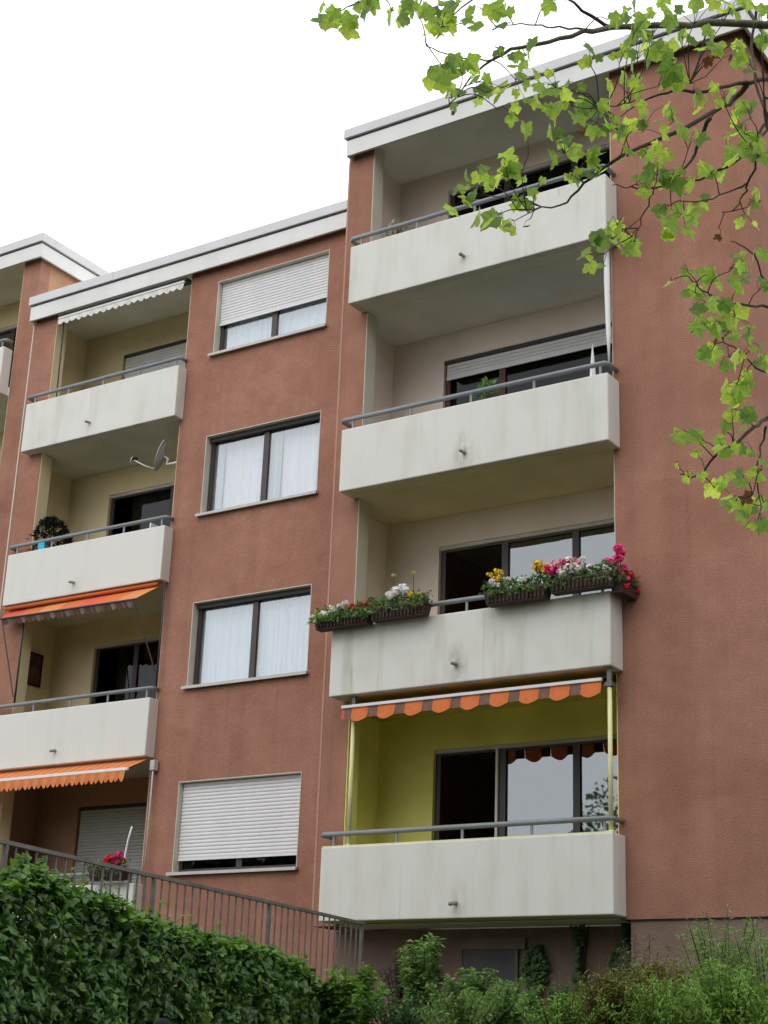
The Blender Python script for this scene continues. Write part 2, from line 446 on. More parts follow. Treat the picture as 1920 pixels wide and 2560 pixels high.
def shutter(parent, x0, x1, ztop, drop, y, m, pitch=0.052):
    n = int(drop / pitch); me = slat_mesh(x1 - x0, pitch, m)
    for k in range(n): part('slat', None, None, parent, mesh=me, loc=(x0, y, ztop - (k + 1) * pitch))
    z = ztop - n * pitch
    part('shutter_end_bar', MB().box(x0, x1, y - 0.016, y + 0.006, z - 0.035, z - 0.001), m, parent)
    return z - 0.035


def curtain(parent, x0, x1, z0, z1, y, m, folds=14, amp=0.022, seed=0, name='curtain'):
    b = MB(); n = 90; r = random.Random(seed)
    ph = [r.uniform(0, 6.28) for _ in range(4)]
    for z, a in ((z0, 1.0), ((z0 + z1) / 2, 0.9), (z1, 0.6)):
        for k in range(n + 1):
            t = k / n; x = x0 + (x1 - x0) * t
            w = math.sin(t * folds * 6.283 + ph[0] + 0.8 * math.sin(t * 9 + ph[1])) + 0.4 * math.sin(t * folds * 2.3 * 6.283 + ph[2])
            b.v.append((x, y + amp * a * w, z))
    for j in range(2):
        for k in range(n): i = j * (n + 1) + k; b.f.append((i, i + 1, i + n + 2, i + n + 1)); b.mi.append(0)
    return part(name, b, m, parent, True)


def frame_boxes(b, x0, x1, z0, z1, y0, y1, w, mull=(), mw=0.07):
    b.box(x0, x0 + w, y0, y1, z0, z1); b.box(x1 - w, x1, y0, y1, z0, z1)
    b.box(x0 + w, x1 - w, y0, y1, z0, z0 + w); b.box(x0 + w, x1 - w, y0, y1, z1 - w, z1)
    for m in mull: b.box(m - mw / 2, m + mw / 2, y0, y1, z0 + w, z1 - w)


def make_window(root, x0, x1, z0, z1, y, drop=0.0, cm=CURT, fm=BROWNF, seed=0, label=None, dark_head=True):
    """facade window: two panes in a brown frame set back in a plastered reveal, metal sill, net curtain, roller shutter"""
    b = MB(); yf = y + 0.125
    frame_boxes(b, x0 + 0.014, x1 - 0.014, z0 + 0.02, z1 - 0.014, yf, yf + 0.06, 0.058, ((x0 + x1) / 2,), 0.10)
    w = part('window', b, fm, root, label=label)
    r = MB()                                                          # plastered lining of the reveal, proud of the wall by 6 mm
    r.box(x0, x0 + 0.012, y - 0.006, yf + 0.08, z0, z1); r.box(x1 - 0.012, x1, y - 0.006, yf + 0.08, z0, z1)
    r.box(x0 + 0.012, x1 - 0.012, y - 0.006, yf + 0.08, z1 - 0.012, z1)
    part('reveal', r, REVEAL, w)
    s = MB()
    s.box(x0 - 0.05, x1 + 0.03, y - 0.07, yf + 0.0, z0 - 0.012, z0 + 0.018); s.box(x0 - 0.05, x1 + 0.03, y - 0.074, y - 0.066, z0 - 0.026, z0 + 0.016)
    part('sill', s, SILLM, w)
    mid = (x0 + x1) / 2
    for a, c in ((x0 + 0.072, mid - 0.05), (mid + 0.05, x1 - 0.072)):
        part('pane', MB().box(a, c, yf + 0.025, yf + 0.03, z0 + 0.078, z1 - 0.072), GLASS if cm else DULL, w)
        if cm is CURTP:
            e = 0.22 * (c - a) if a < mid - 0.2 else 0.30 * (c - a)
            curtain(w, a - 0.03, a + e * 0.6, z0 + 0.05, z1 - 0.04, yf + 0.13, CURT, 4, 0.02, seed)
            curtain(w, a + e * 0.55, c - e * 0.5, z0 + 0.05, z1 - 0.04, yf + 0.17, CURTP, 4, 0.012, seed + 1)
            curtain(w, c - e * 0.55, c + 0.03, z0 + 0.05, z1 - 0.04, yf + 0.13, CURT, 3, 0.02, seed + 2)
        elif cm: curtain(w, a - 0.03, c + 0.03, z0 + 0.05, z1 - 0.04, yf + 0.12, cm, RNG.choice((6, 8, 11)), RNG.choice((0.014, 0.022)), seed + int(c * 10))
    if drop: shutter(w, x0 + 0.02, x1 - 0.02, z1 - 0.016, drop, yf - 0.03, SLATW)
    elif dark_head:
        part('shutter_box', MB().box(x0 + 0.013, x1 - 0.013, yf - 0.05, yf - 0.004, z1 - 0.085, z1 - 0.013), GAPM, w)
    return w


def make_door(root, x0, x1, z0, z1, y, mull, fm=BROWNF, drop=0.0, sm=SLATG, cm=None, cx=None, alu=None, glass=None, label=None):
    """glazed balcony door and window in the loggia's back wall"""
    b = MB(); frame_boxes(b, x0, x1, z0, z1, y + 0.06, y + 0.13, 0.075, mull, 0.095)
    w = part('balcony_door', b, fm, root, label=label)
    edges = [x0 + 0.075] + [e for m in mull for e in (m - 0.0475, m + 0.0475)] + [x1 - 0.075]
    for k in range(0, len(edges), 2):
        g = (glass or [GLASSD] * 9)[k // 2]
        if g: part('pane', MB().box(edges[k], edges[k + 1], y + 0.09, y + 0.096, z0 + 0.075, z1 - 0.075), g, w)
    if cm: curtain(w, cx[0], cx[1], z0 + 0.08, z1 - 0.08, y + 0.22, cm, 8, 0.03, int(z0 * 10))
    if alu is not None: part('edge_strip', MB().box(alu, alu + 0.035, y + 0.03, y + 0.06, z0 + 0.02, z1 - 0.02), ALU, w)
    part('head_track', MB().box(x0 + 0.002, x1 - 0.002, y + 0.02, y + 0.058, z1 - 0.05, z1 - 0.002), SILLM if not drop else GAPM, w)
    if drop: shutter(w, x0 + 0.03, x1 - 0.03, z1 - 0.05, drop, y + 0.05, sm)
    return w


def make_balcony(root, x0, x1, y, proj, ztop, h, m, under, spout, wallz=0.12, rail=True, label=None, lip=None):
    zb = ztop - h
    b = MB()
    t = 0.12
    b.prism([(x0, y - proj), (x1, y - proj), (x1, y), (x1 - t, y), (x1 - t, y - proj + t), (x0 + t, y - proj + t), (x0 + t, y), (x0, y)], zb, ztop)
    bal = part('balcony', b, m, root, bevel=0.014, label=label)
    part('floor_slab', MB().box(x0 + t, x1 - t, y - proj + t, y, zb + 0.004, zb + 0.17), under, bal)
    if lip: part('coping', MB().box(x0 + 0.01, x1 - 0.01, y - proj + 0.012, y - proj + t - 0.012, ztop + 0.001, ztop + 0.014), lip, bal)
    if rail:
        yr = y - proj + 0.075; zr = ztop + 0.165
        xa, xb = x0 - 0.055, x1 - 0.04
        pts = [(xa + 0.0, y + 0.0, zr), (xa + 0.0, yr + 0.03, zr), (xa + 0.03, yr, zr), (xb - 0.03, yr, zr), (xb, yr + 0.03, zr), (xb, y, zr)]
        part('handrail', MB().tube(pts, 0.032, 8), RAILM, bal, True)
        n = 5
        for k in range(n):
            px = x0 + 0.13 + (x1 - x0 - 0.26) * k / (n - 1)
            part('rail_post', MB().box(px - 0.016, px + 0.016, yr - 0.008, yr + 0.008, ztop + 0.001, zr - 0.018), RAILM, bal)
    p = Vector((spout[0], y - proj, spout[1]))
    ln = RNG.choice((0.10, 0.13, 0.16)); dz = -rnd(0.005, 0.035); dx = rnd(-0.03, 0.02)
    part('drain_spout', MB().tube([p + Vector((0, 0.05, 0)), p + Vector((dx, -ln, dz))], 0.023, 10).tube([p + Vector((dx, -ln + 0.004, dz)), p + Vector((dx, -ln - 0.004, dz))], 0.016, 8), PIPEM, bal, True)
    return bal


def make_loggia(root, k, ox0, ox1, rx0, rx1, y, yback, zf, zc, paint, door, ceil, label=None):
    """recess behind a balcony: side walls, back wall round the door, pier returns; its ceiling is the slab above"""
    b = MB()
    pt = 0.25
    b.box(rx0 - 0.045, rx0, y + pt + 0.003, yback + 0.12, zf, zc); b.box(rx1, rx1 + 0.045, y + pt + 0.003, yback + 0.12, zf, zc)
    dx0, dx1, dz1 = door
    b.box(rx0, dx0, yback, yback + 0.12, zf, zc)
    b.box(dx0, dx1, yback, yback + 0.12, dz1, zc)
    if dx1 < rx1: b.box(dx1, rx1, yback, yback + 0.12, zf, zc)
    b.box(rx0, ox0, y + pt - 0.04, y + pt, zf, zc) if rx0 < ox0 - 0.01 else None
    lg = part('loggia', b, paint, root, label=label)
    for qa, qb in ((ox0, ox0 + 0.012), (ox1 - 0.012, ox1)): part('pier_return', MB().box(qa, qb, y + 0.004, y + pt, zf, zc), CREAMY if paint in (CREAMY, SHADEBROWN) else (YELLOW if paint is YELLOW else CREAM), lg)
    poly = [(ox0 + .013, y + 0.002), (ox1 - .013, y + 0.002), (ox1 - .013, y + pt), (rx1, y + pt), (rx1, yback), (rx0, yback), (rx0, y + pt), (ox0 + .013, y + pt)]
    part('ceiling_slab', MB().prism(poly, zc + 0.002, zc + 0.17), ceil, lg)
    return lg


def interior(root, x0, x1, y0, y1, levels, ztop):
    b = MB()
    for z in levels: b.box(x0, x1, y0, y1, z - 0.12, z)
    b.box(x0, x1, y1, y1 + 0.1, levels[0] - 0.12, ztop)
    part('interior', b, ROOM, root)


def make_roof(root, x0, x1, y, depth, zbot, zgap, ztop, off, endl=0.0, endr=0.0):
    r = MB().box(x0 + 0.02, x1 - 0.02, y - off + 0.05, y + depth, zbot + 0.2, ztop - 0.03)
    ro = part('roof', r, SLABM, root)
    xl, xr = x0 - endl, x1 + endr
    f = MB()
    f.box(xl, xr, y - off, y - off + 0.04, zbot, zgap - 0.012)
    f.box(xr - 0.04, xr, y - off + 0.041, y + depth, zbot, zgap - 0.012); f.box(xl, xl + 0.04, y - off + 0.041, y + depth, zbot, zgap - 0.012)
    part('fascia', f, FASCIA, ro, bevel=0.004)
    g = MB().box(xl + 0.012, xr - 0.012, y - off + 0.012, y + depth - 0.05, zgap - 0.0115, zgap + 0.02)
    part('shadow_gap', g, GAPM, ro)
    c = MB(); e = 0.035
    c.box(xl - e, xr + e, y - off - e, y - off + 0.3, zgap + 0.0205, ztop)
    c.box(xr + e - 0.3, xr + e, y - off + 0.301, y + depth, zgap + 0.0205, ztop); c.box(xl - e, xl - e + 0.3, y - off + 0.301, y + depth, zgap + 0.0205, ztop)
    part('roof_cap', c, CAPM, ro, bevel=0.006)
    x = xl + 1.9
    while x < xr - 0.5:
        part('cap_joint', MB().box(x, x + 0.06, y - off - e - 0.004, y - off + 0.2, zgap + 0.022, ztop + 0.004), CAPM, ro); x += 2.5
    return ro


PCOL, PDIRT = (0.69, 0.68, 0.65), (0.34, 0.34, 0.25)
# ---- block C: the nearest one, standing furthest forward
C_ = thing('apartment_building', 'terracotta block standing furthest forward with four wide balconies and a yellow ground floor loggia', 'building', (3, 0, -2), 'stepped terracotta apartment blocks')
zC = 0.142
b = MB(); b.box(0, 0.42, 0, 0.25, -0.757, 10.2); b.box(4.137, 5.95, 0, 0.25, -0.757, 10.2)
b.box(0, 0.15 - 0.081, 0.25, 9, -0.757, 10.2); b.box(5.7, 5.95, 0.25, 9, -0.757, 10.2); b.box(0.07, 5.7, 8.75, 9, -0.757, 10.2)
part('wall', b, RED, C_)
part('corner_bead', MB().box(-0.004, 0.024, -0.004, 0.02, -0.757, 10.03), REDL, C_, label='paler bead down the left corner')
pb = MB(); pb.prism([(0.02, 0.5), (4.25, 0.5), (4.25, 0.03), (5.93, 0.03), (5.93, 9), (0.02, 9)], -3.2, -0.772)
part('plinth', pb, PLINTH, C_)
part('plinth_joint', MB().box(4.24, 5.94, 0.015, 8.98, -0.7715, -0.7575), GAPM, C_)
make_roof(C_, 0.06, 5.95, 0, 9, 10.035, 10.30, 10.467, 0.15, 0.02, 0.12)
Cp = [(BEIGE, SLABM), (BEIGE, SLABM), (BEIGE, SLABY), (YELLOW, SLABO)][::-1]
tops = [1.56, 4.335, 7.10, 9.85]
spC = [(2.254, -0.557), (2.184, 2.239), (2.233, 4.97), (2.169, 7.758)]
Clev = []
for k in range(4):
    zt = zC + k * H; zb = zt - 0.8795; zf = zb + 0.17
    zc = (zC + (k + 1) * H - 0.8795) if k < 3 else 10.20
    Clev.append(zf)
    m = mat_parapet('parapet_c%d' % k, PCOL, PDIRT, spC[k], [0.22, 0.42, 0.24, 0.28][k], k * 7.3 + 1, [0.45, 0.8, 1.0, 0.2][k])
    make_balcony(C_, 0.3276, 4.217, 0, 0.334, zt, 0.8795, m, Cp[k][1] if k == 0 else Cp[k - 1][1], spC[k], rail=True, lip=POLEY if k == 0 else None)
    make_loggia(C_, k, 0.42, 4.137, 0.15, 4.6, 0, 1.13, zf, zc, Cp[k][0], (1.0, 4.5, tops[k]), Cp[k][1],
                label='yellow painted loggia behind the lowest balcony' if k == 0 else None)
make_door(C_, 1.0, 4.5, Clev[0], tops[0], 1.13, (1.985, 3.02), alu=1.90, glass=[None, GLASSD, GLASSD])
make_door(C_, 1.0, 4.5, Clev[1], tops[1], 1.13, (1.985, 3.02), glass=[None, GLASSD, GLASSD])
make_door(C_, 1.0, 4.5, Clev[2], tops[2], 1.13, (1.91,), fm=REDF, drop=0.24, sm=SLATW, glass=[DULL] * 3)
make_door(C_, 1.0, 4.5, Clev[3], tops[3], 1.13, (1.95, 3.02), glass=[DULL] * 3)
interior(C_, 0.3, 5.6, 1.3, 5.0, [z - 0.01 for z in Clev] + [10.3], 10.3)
# basement opening under the lowest balcony
part('balcony_soffit', MB().box(0.43, 4.23, 0.003, 0.5, -0.757, -0.742), SLABM, C_)
bw = part('basement_window', MB().box(1.88, 2.58, 0.47, 0.52, -1.85, -1.02), HATCH, C_)
part('lintel', MB().box(1.80, 2.72, 0.455, 0.53, -1.015, -0.88), LINTEL, bw)
for x in (1.84, 2.582): part('jamb', MB().box(x, x + 0.038, 0.462, 0.515, -1.85, -1.017), LINTEL, bw)

# ---- block B: set back, with the four facade windows
B_ = thing('apartment_building', 'terracotta block set back in the middle with a column of four windows and narrow balconies', 'building', (-4, YB, -2), 'stepped terracotta apartment blocks')
zB = 0.066
xw0, xw1 = -7.90, -0.0
wx0, wx1 = -3.70, -1.468
wz = [(0.198 + k * H, 1.538 + k * H) for k in range(4)]
b = MB(); b.box(xw0, -7.36, YB, YB + 0.25, -2.3, 10.2)
holed_wall(b, -4.28, 0.3, YB, YB + 0.25, -2.3, 10.2, [(wx0, wx1, a, c) for a, c in wz])
b.box(xw0, xw0 + 0.05, YB + 0.25, 10, -2.3, 10.2)
part('wall', b, RED, B_)
make_roof(B_, -7.90, 0.0, YB, 8.2, 10.003, 10.287, 10.470, 0.15, 0.0, 0.0)
Bp = [(SHADEBROWN, SLABY), (CREAMY, SLABY), (CREAMY, SLABM), (CREAMY, SLABM)]
btop = [1.53, 4.26, 6.97, 9.67]
spB = [(-6.06, -0.6), (-6.06, 2.151), (-6.054, 4.879), (-6.075, 7.675)]
Blev = []
for k in range(4):
    zt = zB + k * H; zb = zt - 0.89; zf = zb + 0.17
    zc = (zB + (k + 1) * H - 0.89) if k < 3 else 10.18
    Blev.append(zf)
    m = mat_parapet('parapet_b%d' % k, PCOL, PDIRT, spB[k], [0.2, 0.10, 0.12, 0.3][k], k * 5.1 + 40, [0.3, 0.12, 0.2, 0.1][k])
    make_balcony(B_, -7.648, -4.221, YB, 0.22, zt, 0.89, m, Bp[max(0, k - 1)][1], spB[k])
    make_loggia(B_, k, -7.36, -4.28, -7.80, -3.95, YB, 2.85, zf, zc, Bp[k][0], (-6.85, -4.05, btop[k]), Bp[k][1])
make_door(B_, -6.85, -4.05, Blev[0], btop[0], 2.85, (-5.7,), drop=1.35, sm=SLATG)
make_door(B_, -6.85, -4.05, Blev[1], btop[1], 2.85, (-5.95, -4.98), cm=CURTG, cx=(-5.9, -5.0), glass=[DULL] * 3)
make_door(B_, -6.85, -4.05, Blev[2], btop[2], 2.85, (-5.45,), cm=CURTD, cx=(-6.3, -4.1), glass=[DULL] * 3)
make_door(B_, -6.85, -4.05, Blev[3], btop[3], 2.85, (-5.45,), drop=1.5, sm=SLATW)
for k, (drop, cm) in enumerate([(1.12, None), (0, CURT), (0, CURTP), (0.74, CURT)]):
    make_window(B_, wx0, wx1, wz[k][0], wz[k][1], YB, drop, cm, seed=k * 3,
                label=['window with its white roller shutter almost down', None, None, 'window with its white roller shutter half down'][k])
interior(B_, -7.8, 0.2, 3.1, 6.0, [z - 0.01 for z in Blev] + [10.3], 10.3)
part('expansion_joint', MB().box(-7.93, -7.905, YB - 0.012, YB + 0.05, -2.3, 9.99), CREAM, B_, label='pale joint strip down the corner to the next block')

# ---- block A: higher up the slope, mostly outside the frame
A_ = thing('apartment_building', 'terracotta block at the far end whose roof corner rises above its neighbour', 'building', (-12, YB, -1), 'stepped terracotta apartment blocks')
b = MB(); b.box(-8.37, -7.95, YB + 0.012, YB + 0.25, -2.3, 11.5); b.box(-16.0, -11.7, YB + 0.012, YB + 0.25, -2.3, 11.5)
part('wall', b, RED, A_)
part('side_wall', MB().box(-8.21, -7.952, YB + 0.252, 10, -2.3, 11.5), RED_SIDE, A_, label='side wall under the roof corner, its lit tone painted in')
make_roof(A_, -16.0, -7.95, YB + 0.012, 8.2, 11.302, 11.58, 11.765, 0.15, 0.0, 0.12)
Alev = []
for k in range(4):
    zt = zB + 1.3 + k * H; zf = zt - 0.72; zc = (zt + H - 0.89) if k < 3 else 11.48
    Alev.append(zf)
    m = mat_parapet('parapet_a%d' % k, PCOL, PDIRT, (-10, zt - 0.6), 0.25, k * 3.7 + 80)
    make_balcony(A_, -11.75, -8.41, YB + 0.012, 0.22, zt, 0.89, m, SLABM, (-10, zt - 0.66))
    make_loggia(A_, k, -11.7, -8.37, -12.0, -8.26, YB + 0.012, 2.86, zf, zc, CREAMY, (-11, -8.75, zf + 2.1), SLABM)
    make_door(A_, -11, -8.75, zf, zf + 2.1, 2.86, (-9.9,))
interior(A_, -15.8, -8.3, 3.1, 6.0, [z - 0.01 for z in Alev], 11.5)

# ------------------------------------------------------------------ awnings
def scallop(root, p0, p1, h, n, mats, y_out, name='valance', pairs=True, cut=0.35):
    """hanging strip with a scalloped hem; alternating stripes"""
    b = MB(); p0 = Vector(p0); p1 = Vector(p1); seg = 6
    for k in range(n):
        for s in range(seg):
            t0 = (k + s / seg) / n; t1 = (k + (s + 1) / seg) / n
            hh = [h * (1 - cut + cut * math.sin(math.pi * q)) for q in (s / seg, (s + 1) / seg)]
            wv = [0.012 * math.sin(math.pi * 2 * q * n * 0.5) for q in (t0, t1)]
            a = p0.lerp(p1, t0); c = p0.lerp(p1, t1)
            mi = (k % len(mats)) if pairs else 0
            b.face([a, c, c + Vector((0, y_out - wv[1], -hh[1])), a + Vector((0, y_out - wv[0], -hh[0]))], mi)
    return part(name, b, mats, root)


def awning_cloth(root, rear0, rear1, f0, f1, n, mats, sag=0.0):
    b = MB(); r0, r1, q0, q1 = map(Vector, (rear0, rear1, f0, f1)); m = 5
    for k in range(n):
        for j in range(m):
            def pt(t, s):
                p = r0.lerp(r1, t).lerp(q0.lerp(q1, t), s); p.z -= sag * math.sin(math.pi * s); return p
            t0, t1, s0, s1 = k / n, (k + 1) / n, j / m, (j + 1) / m
            b.face([pt(t0, s0), pt(t1, s0), pt(t1, s1), pt(t0, s1)], k % len(mats))
    return part('cloth', b, mats, root)


AG = 'awnings under the balconies'
# block C, ground floor: nearly wound in, scalloped orange and brown hem
t = thing('awning', 'wound-in awning with orange and brown scalloped hem over the yellow loggia', 'awning', (2.3, 0, 1.86), AG)
awning_cloth(t, (0.5, 0.02, 1.99), (4.1, 0.02, 1.99), (0.5, -0.28, 1.885), (4.1, -0.28, 1.885), 17, [DARKAWN, ORANGE])
part('front_bar', MB().box(0.52, 4.09, -0.325, -0.285, 1.845, 1.885), ALU, t, bevel=0.006)
part('roller', MB().tube([(0.5, 0.06, 1.955), (4.1, 0.06, 1.955)], 0.045, 10), DARKMET, t, True)
vb = MB(); n = 9
xs0, xs1 = 0.525, 4.085
lob = (xs1 - xs0) / n
for k in range(n):
    for (a, c, mi) in ((0.0, 0.36, 1), (0.36, 1.0, 0)) if k else ((0.0, 0.10, 2), (0.10, 0.38, 1), (0.38, 1.0, 0)):
        seg = 5
        for s in range(seg):
            q0 = a + (c - a) * s / seg; q1 = a + (c - a) * (s + 1) / seg
            def hem(q):
                return 0.135 + (0.055 * math.sin(math.pi * (q - 0.36) / 0.64) if mi == 0 else 0.0)
            x0_, x1_ = xs0 + (k + q0) * lob, xs0 + (k + q1) * lob
            bulge = lambda q: -0.03 - (0.035 * math.sin(math.pi * (q - a) / (c - a)) if mi == 0 else -0.012)
            vb.face([(x0_, -0.305, 1.845), (x1_, -0.305, 1.845), (x1_, -0.305 + bulge(q1), 1.845 - hem(q1)), (x0_, -0.305 + bulge(q0), 1.845 - hem(q0))], mi)
part('valance', vb, [ORANGE, DARKAWN, REDAWN], t)
# block B, ground floor: striped, half out
t = thing('awning', 'orange striped awning with white front bar half wound out above the red geraniums', 'awning', (-6, YB, 1.9), AG)
awning_cloth(t, (-7.62, YB - 0.1, 1.915), (-4.22, YB - 0.1, 1.915), (-7.7, 1.20, 1.715), (-4.34, 1.20, 1.715), 36, [ORANGE, LIGHTOR], 0.0)
part('front_bar', MB().box(-7.72, -4.32, 1.165, 1.205, 1.675, 1.72), WHITEP, t, bevel=0.006)
scallop(t, (-7.7, 1.17, 1.675), (-4.36, 1.17, 1.675), 0.17, 34, [ORANGE, LIGHTOR], -0.02)
part('arm', MB().tube([(-4.4, 1.2, 1.69), (-4.5, 1.55, 1.85)], 0.014, 6), DARKMET, t)
part('crank_rod', MB().tube([(-4.15, YB - 0.06, 1.86), (-4.15, YB - 0.09, 1.75), (-4.14, YB - 0.1, 0.35)], 0.012, 6), WHITEP, t, True)
part('gear_box', MB().box(-4.2, -4.11, YB - 0.12, YB - 0.02, 1.72, 1.88), SILLM, t, bevel=0.01)
# block B, first floor: faded drop-arm awning on clamp poles
t = thing('awning', 'faded red and orange drop-arm awning on two dark clamp poles', 'awning', (-6, YB, 4.6), AG)
awning_cloth(t, (-7.62, YB - 0.06, 4.665), (-4.26, YB - 0.06, 4.655), (-7.62, 1.40, 4.455), (-4.42, 1.10, 4.30), 7, [REDAWN, ORANGE, LIGHTOR, ORANGE], 0.0)
part('front_bar', MB().tube([(-7.62, 1.40, 4.45), (-4.42, 1.10, 4.295)], 0.017, 8), DARKMET, t)
scallop(t, (-7.6, 1.40, 4.44), (-4.5, 1.105, 4.29), 0.10, 26, [DARKAWN, GREYAWN, DARKAWN], 0.05)
part('roller', MB().tube([(-7.6, YB - 0.17, 4.635), (-4.3, YB - 0.17, 4.625)], 0.032, 10), ORANGE, t, True)
for x in (-7.2, -4.2):
    part('clamp_pole', MB().tube([(x, YB - 0.12, 3.0), (x, YB - 0.12, 4.66)], 0.017, 8), DARKMET, t, True)
part('arm', MB().tube([(-7.6, 1.40, 4.45), (-7.22, YB - 0.14, 3.12)], 0.011, 6), DARKMET, t)
part('arm', MB().tube([(-4.44, 1.10, 4.295), (-4.22, YB - 0.14, 3.2)], 0.011, 6), DARKMET, t)
# block B, top floor: white, wound in
t = thing('awning', 'wound-in off-white awning with wavy hem under the roof edge', 'awning', (-5.8, YB, 9.9), AG)
part('cassette', MB().box(-7.2, -4.33, YB - 0.09, YB + 0.08, 9.945, 9.995).box(-7.2, -4.33, YB - 0.10, YB + 0.0, 9.90, 9.925), DARKMET, t, bevel=0.005)
part('front_bar', MB().box(-7.19, -4.34, YB - 0.14, YB - 0.105, 9.885, 9.915), ALU, t)
scallop(t, (-7.19, YB - 0.13, 9.885), (-4.34, YB - 0.13, 9.885), 0.125, 20, [WHITEAWN], -0.01)
part('pull_cord', MB().tube([(-7.14, YB - 0.05, 9.94), (-7.13, YB - 0.03, 8.36)], 0.014, 6), DARKMET, t)

# poles carrying the lowest awning on block C, and the pale pole on the second balcony from the top
PGR = 'pale yellow poles of the lowest loggia'
for x, lab in ((0.66, 'pale yellow pole at the window-side end of the lowest balcony'), (4.155, 'pale yellow pole with grey clamp at the far right end of the lowest balcony')):
    t = thing('pole', lab, 'pole', (x, -0.24, 0.15), PGR)
    part('shaft', MB().tube([(x, -0.24, 0.14), (x, -0.24, 1.78)], 0.027, 10), POLEY, t, True)
    part('clamp', MB().box(x - 0.05, x + 0.045, -0.275, -0.205, 1.79, 1.84).box(x - 0.025, x + 0.025, -0.26, -0.22, 1.84, 2.008), GALV, t)
    part('foot', MB().box(x - 0.045, x + 0.045, -0.28, -0.2, 0.156, 0.17), POLEY, t)
t = thing('rolled_sunshade', 'white rolled sunshade hanging at the right end of the second balcony from the top', 'sunshade', (4.11, -0.1, 5.9))
part('cloth_roll', MB().tube([(4.085, -0.05, 7.50), (4.09, -0.05, 7.0), (4.105, -0.06, 6.3), (4.115, -0.07, 5.86)], [0.036, 0.04, 0.03, 0.008], 10), WHITEP, t, True)
part('tie', MB().tube([(4.085, -0.05, 7.50), (4.08, -0.05, 7.52)], [0.02, 0.016], 8), DARKMET, t)

# ------------------------------------------------------------------ satellite dish on block B
t = thing('satellite_dish', 'grey satellite dish with its receiver arm on the second balcony from the top', 'satellite dish', (-4.4, YB + 0.05, 6.6))
dc, dn = Vector((-4.58, YB + 0.0, 6.86)), Vector((-0.80, -0.52, 0.28)).normalized()
du = (Vector((0, 0, 1)) - dn * dn.z).normalized(); dr_ = dn.cross(du)
b = MB(); NR, NA, R = 5, 22, 0.25
for sgn, off in ((1, 0.0), (-1, -0.012)):
    i0 = len(b.v)
    for j in range(NR + 1):
        for k in range(NA):
            r = R * j / NR; a = 6.283 * k / NA
            b.v.append(tuple(dc + du * r * math.cos(a) * 1.06 + dr_ * r * math.sin(a) + dn * (0.055 * (r / R) ** 2 + off)))
    for j in range(NR):
        for k in range(NA):
            q = [i0 + j * NA + k, i0 + j * NA + (k + 1) % NA, i0 + (j + 1) * NA + (k + 1) % NA, i0 + (j + 1) * NA + k]
            b.f.append(tuple(q if sgn > 0 else q[::-1])); b.mi.append(0)
i1 = NR * NA; i2 = (NR + 1) * NA + NR * NA
for k in range(NA): b.f.append((i1 + k, i2 + k, i2 + (k + 1) % NA, i1 + (k + 1) % NA)); b.mi.append(0)
part('reflector', b, DISH, t, True)
foot = dc - du * 0.25 + dn * 0.05; lnb = dc + dn * 0.46 - du * 0.20
part('feed_arm', MB().tube([foot, foot + (lnb - foot) * 0.5 - du * 0.02, lnb], 0.012, 6), ALU, t, True)
lp = part('receiver', MB().tube([lnb, lnb + (dc - lnb).normalized() * 0.05, lnb + (dc - lnb).normalized() * 0.09], [0.024, 0.03, 0.022], 10), BLACK, t, True)
b = MB(); ring = [lnb + dr_ * 0.05 * math.cos(a) - du * (0.02 + 0.05 * math.sin(a)) for a in [0.6 + 0.5 * k for k in range(9)]]
part('cable_loop', b.tube(ring, 0.006, 5), WHITEP, t, True)
part('bracket', MB().tube([dc - dn * 0.01, dc - dn * 0.09 - du * 0.02, dc - dn * 0.10 - du * 0.12, Vector((-4.29, YB + 0.04, 6.72))], 0.02, 8), WHITEP, t, True)

# ------------------------------------------------------------------ flowers
def petal_ball(n, r, m, flat=0.8):
    b = MB(); rr = random.Random(n * 13 + int(r * 1000))
    for k in range(n):
        d = Vector((rr.uniform(-1, 1), rr.uniform(-1, 1), rr.uniform(-0.35, 1)))
        if d.length < 0.2: d = Vector((0, 0, 1))
        d.normalize(); p = Vector((d.x * r, d.y * r, d.z * r * flat)) * rr.uniform(0.55, 1.0)
        a = d.orthogonal().normalized(); a.rotate(Matrix.Rotation(rr.uniform(0, 6.28), 3, d)); c = d.cross(a)
        s = r * rr.uniform(0.3, 0.5)
        i = len(b.v)
        b.v += [tuple(p), tuple(p + a * s + c * s * 0.4 + d * s * 0.2), tuple(p + a * s * 0.5 + c * s + d * s * 0.15), tuple(p - a * s * 0.6 + c * s * 0.7 + d * s * 0.25),
                tuple(p - a * s - c * s * 0.3 + d * s * 0.2), tuple(p - a * s * 0.2 - c * s + d * s * 0.2), tuple(p + a * s * 0.7 - c * s * 0.7 + d * s * 0.2)]
        for q in range(1, 7): b.f.append((i, i + q, i + 1 + q % 6)); b.mi.append(0)
    return b.mesh('flower', m)


PET = {k: [petal_ball(26, 0.058, m), petal_ball(18, 0.043, m), petal_ball(12, 0.03, m)] for k, m in FLW.items()}


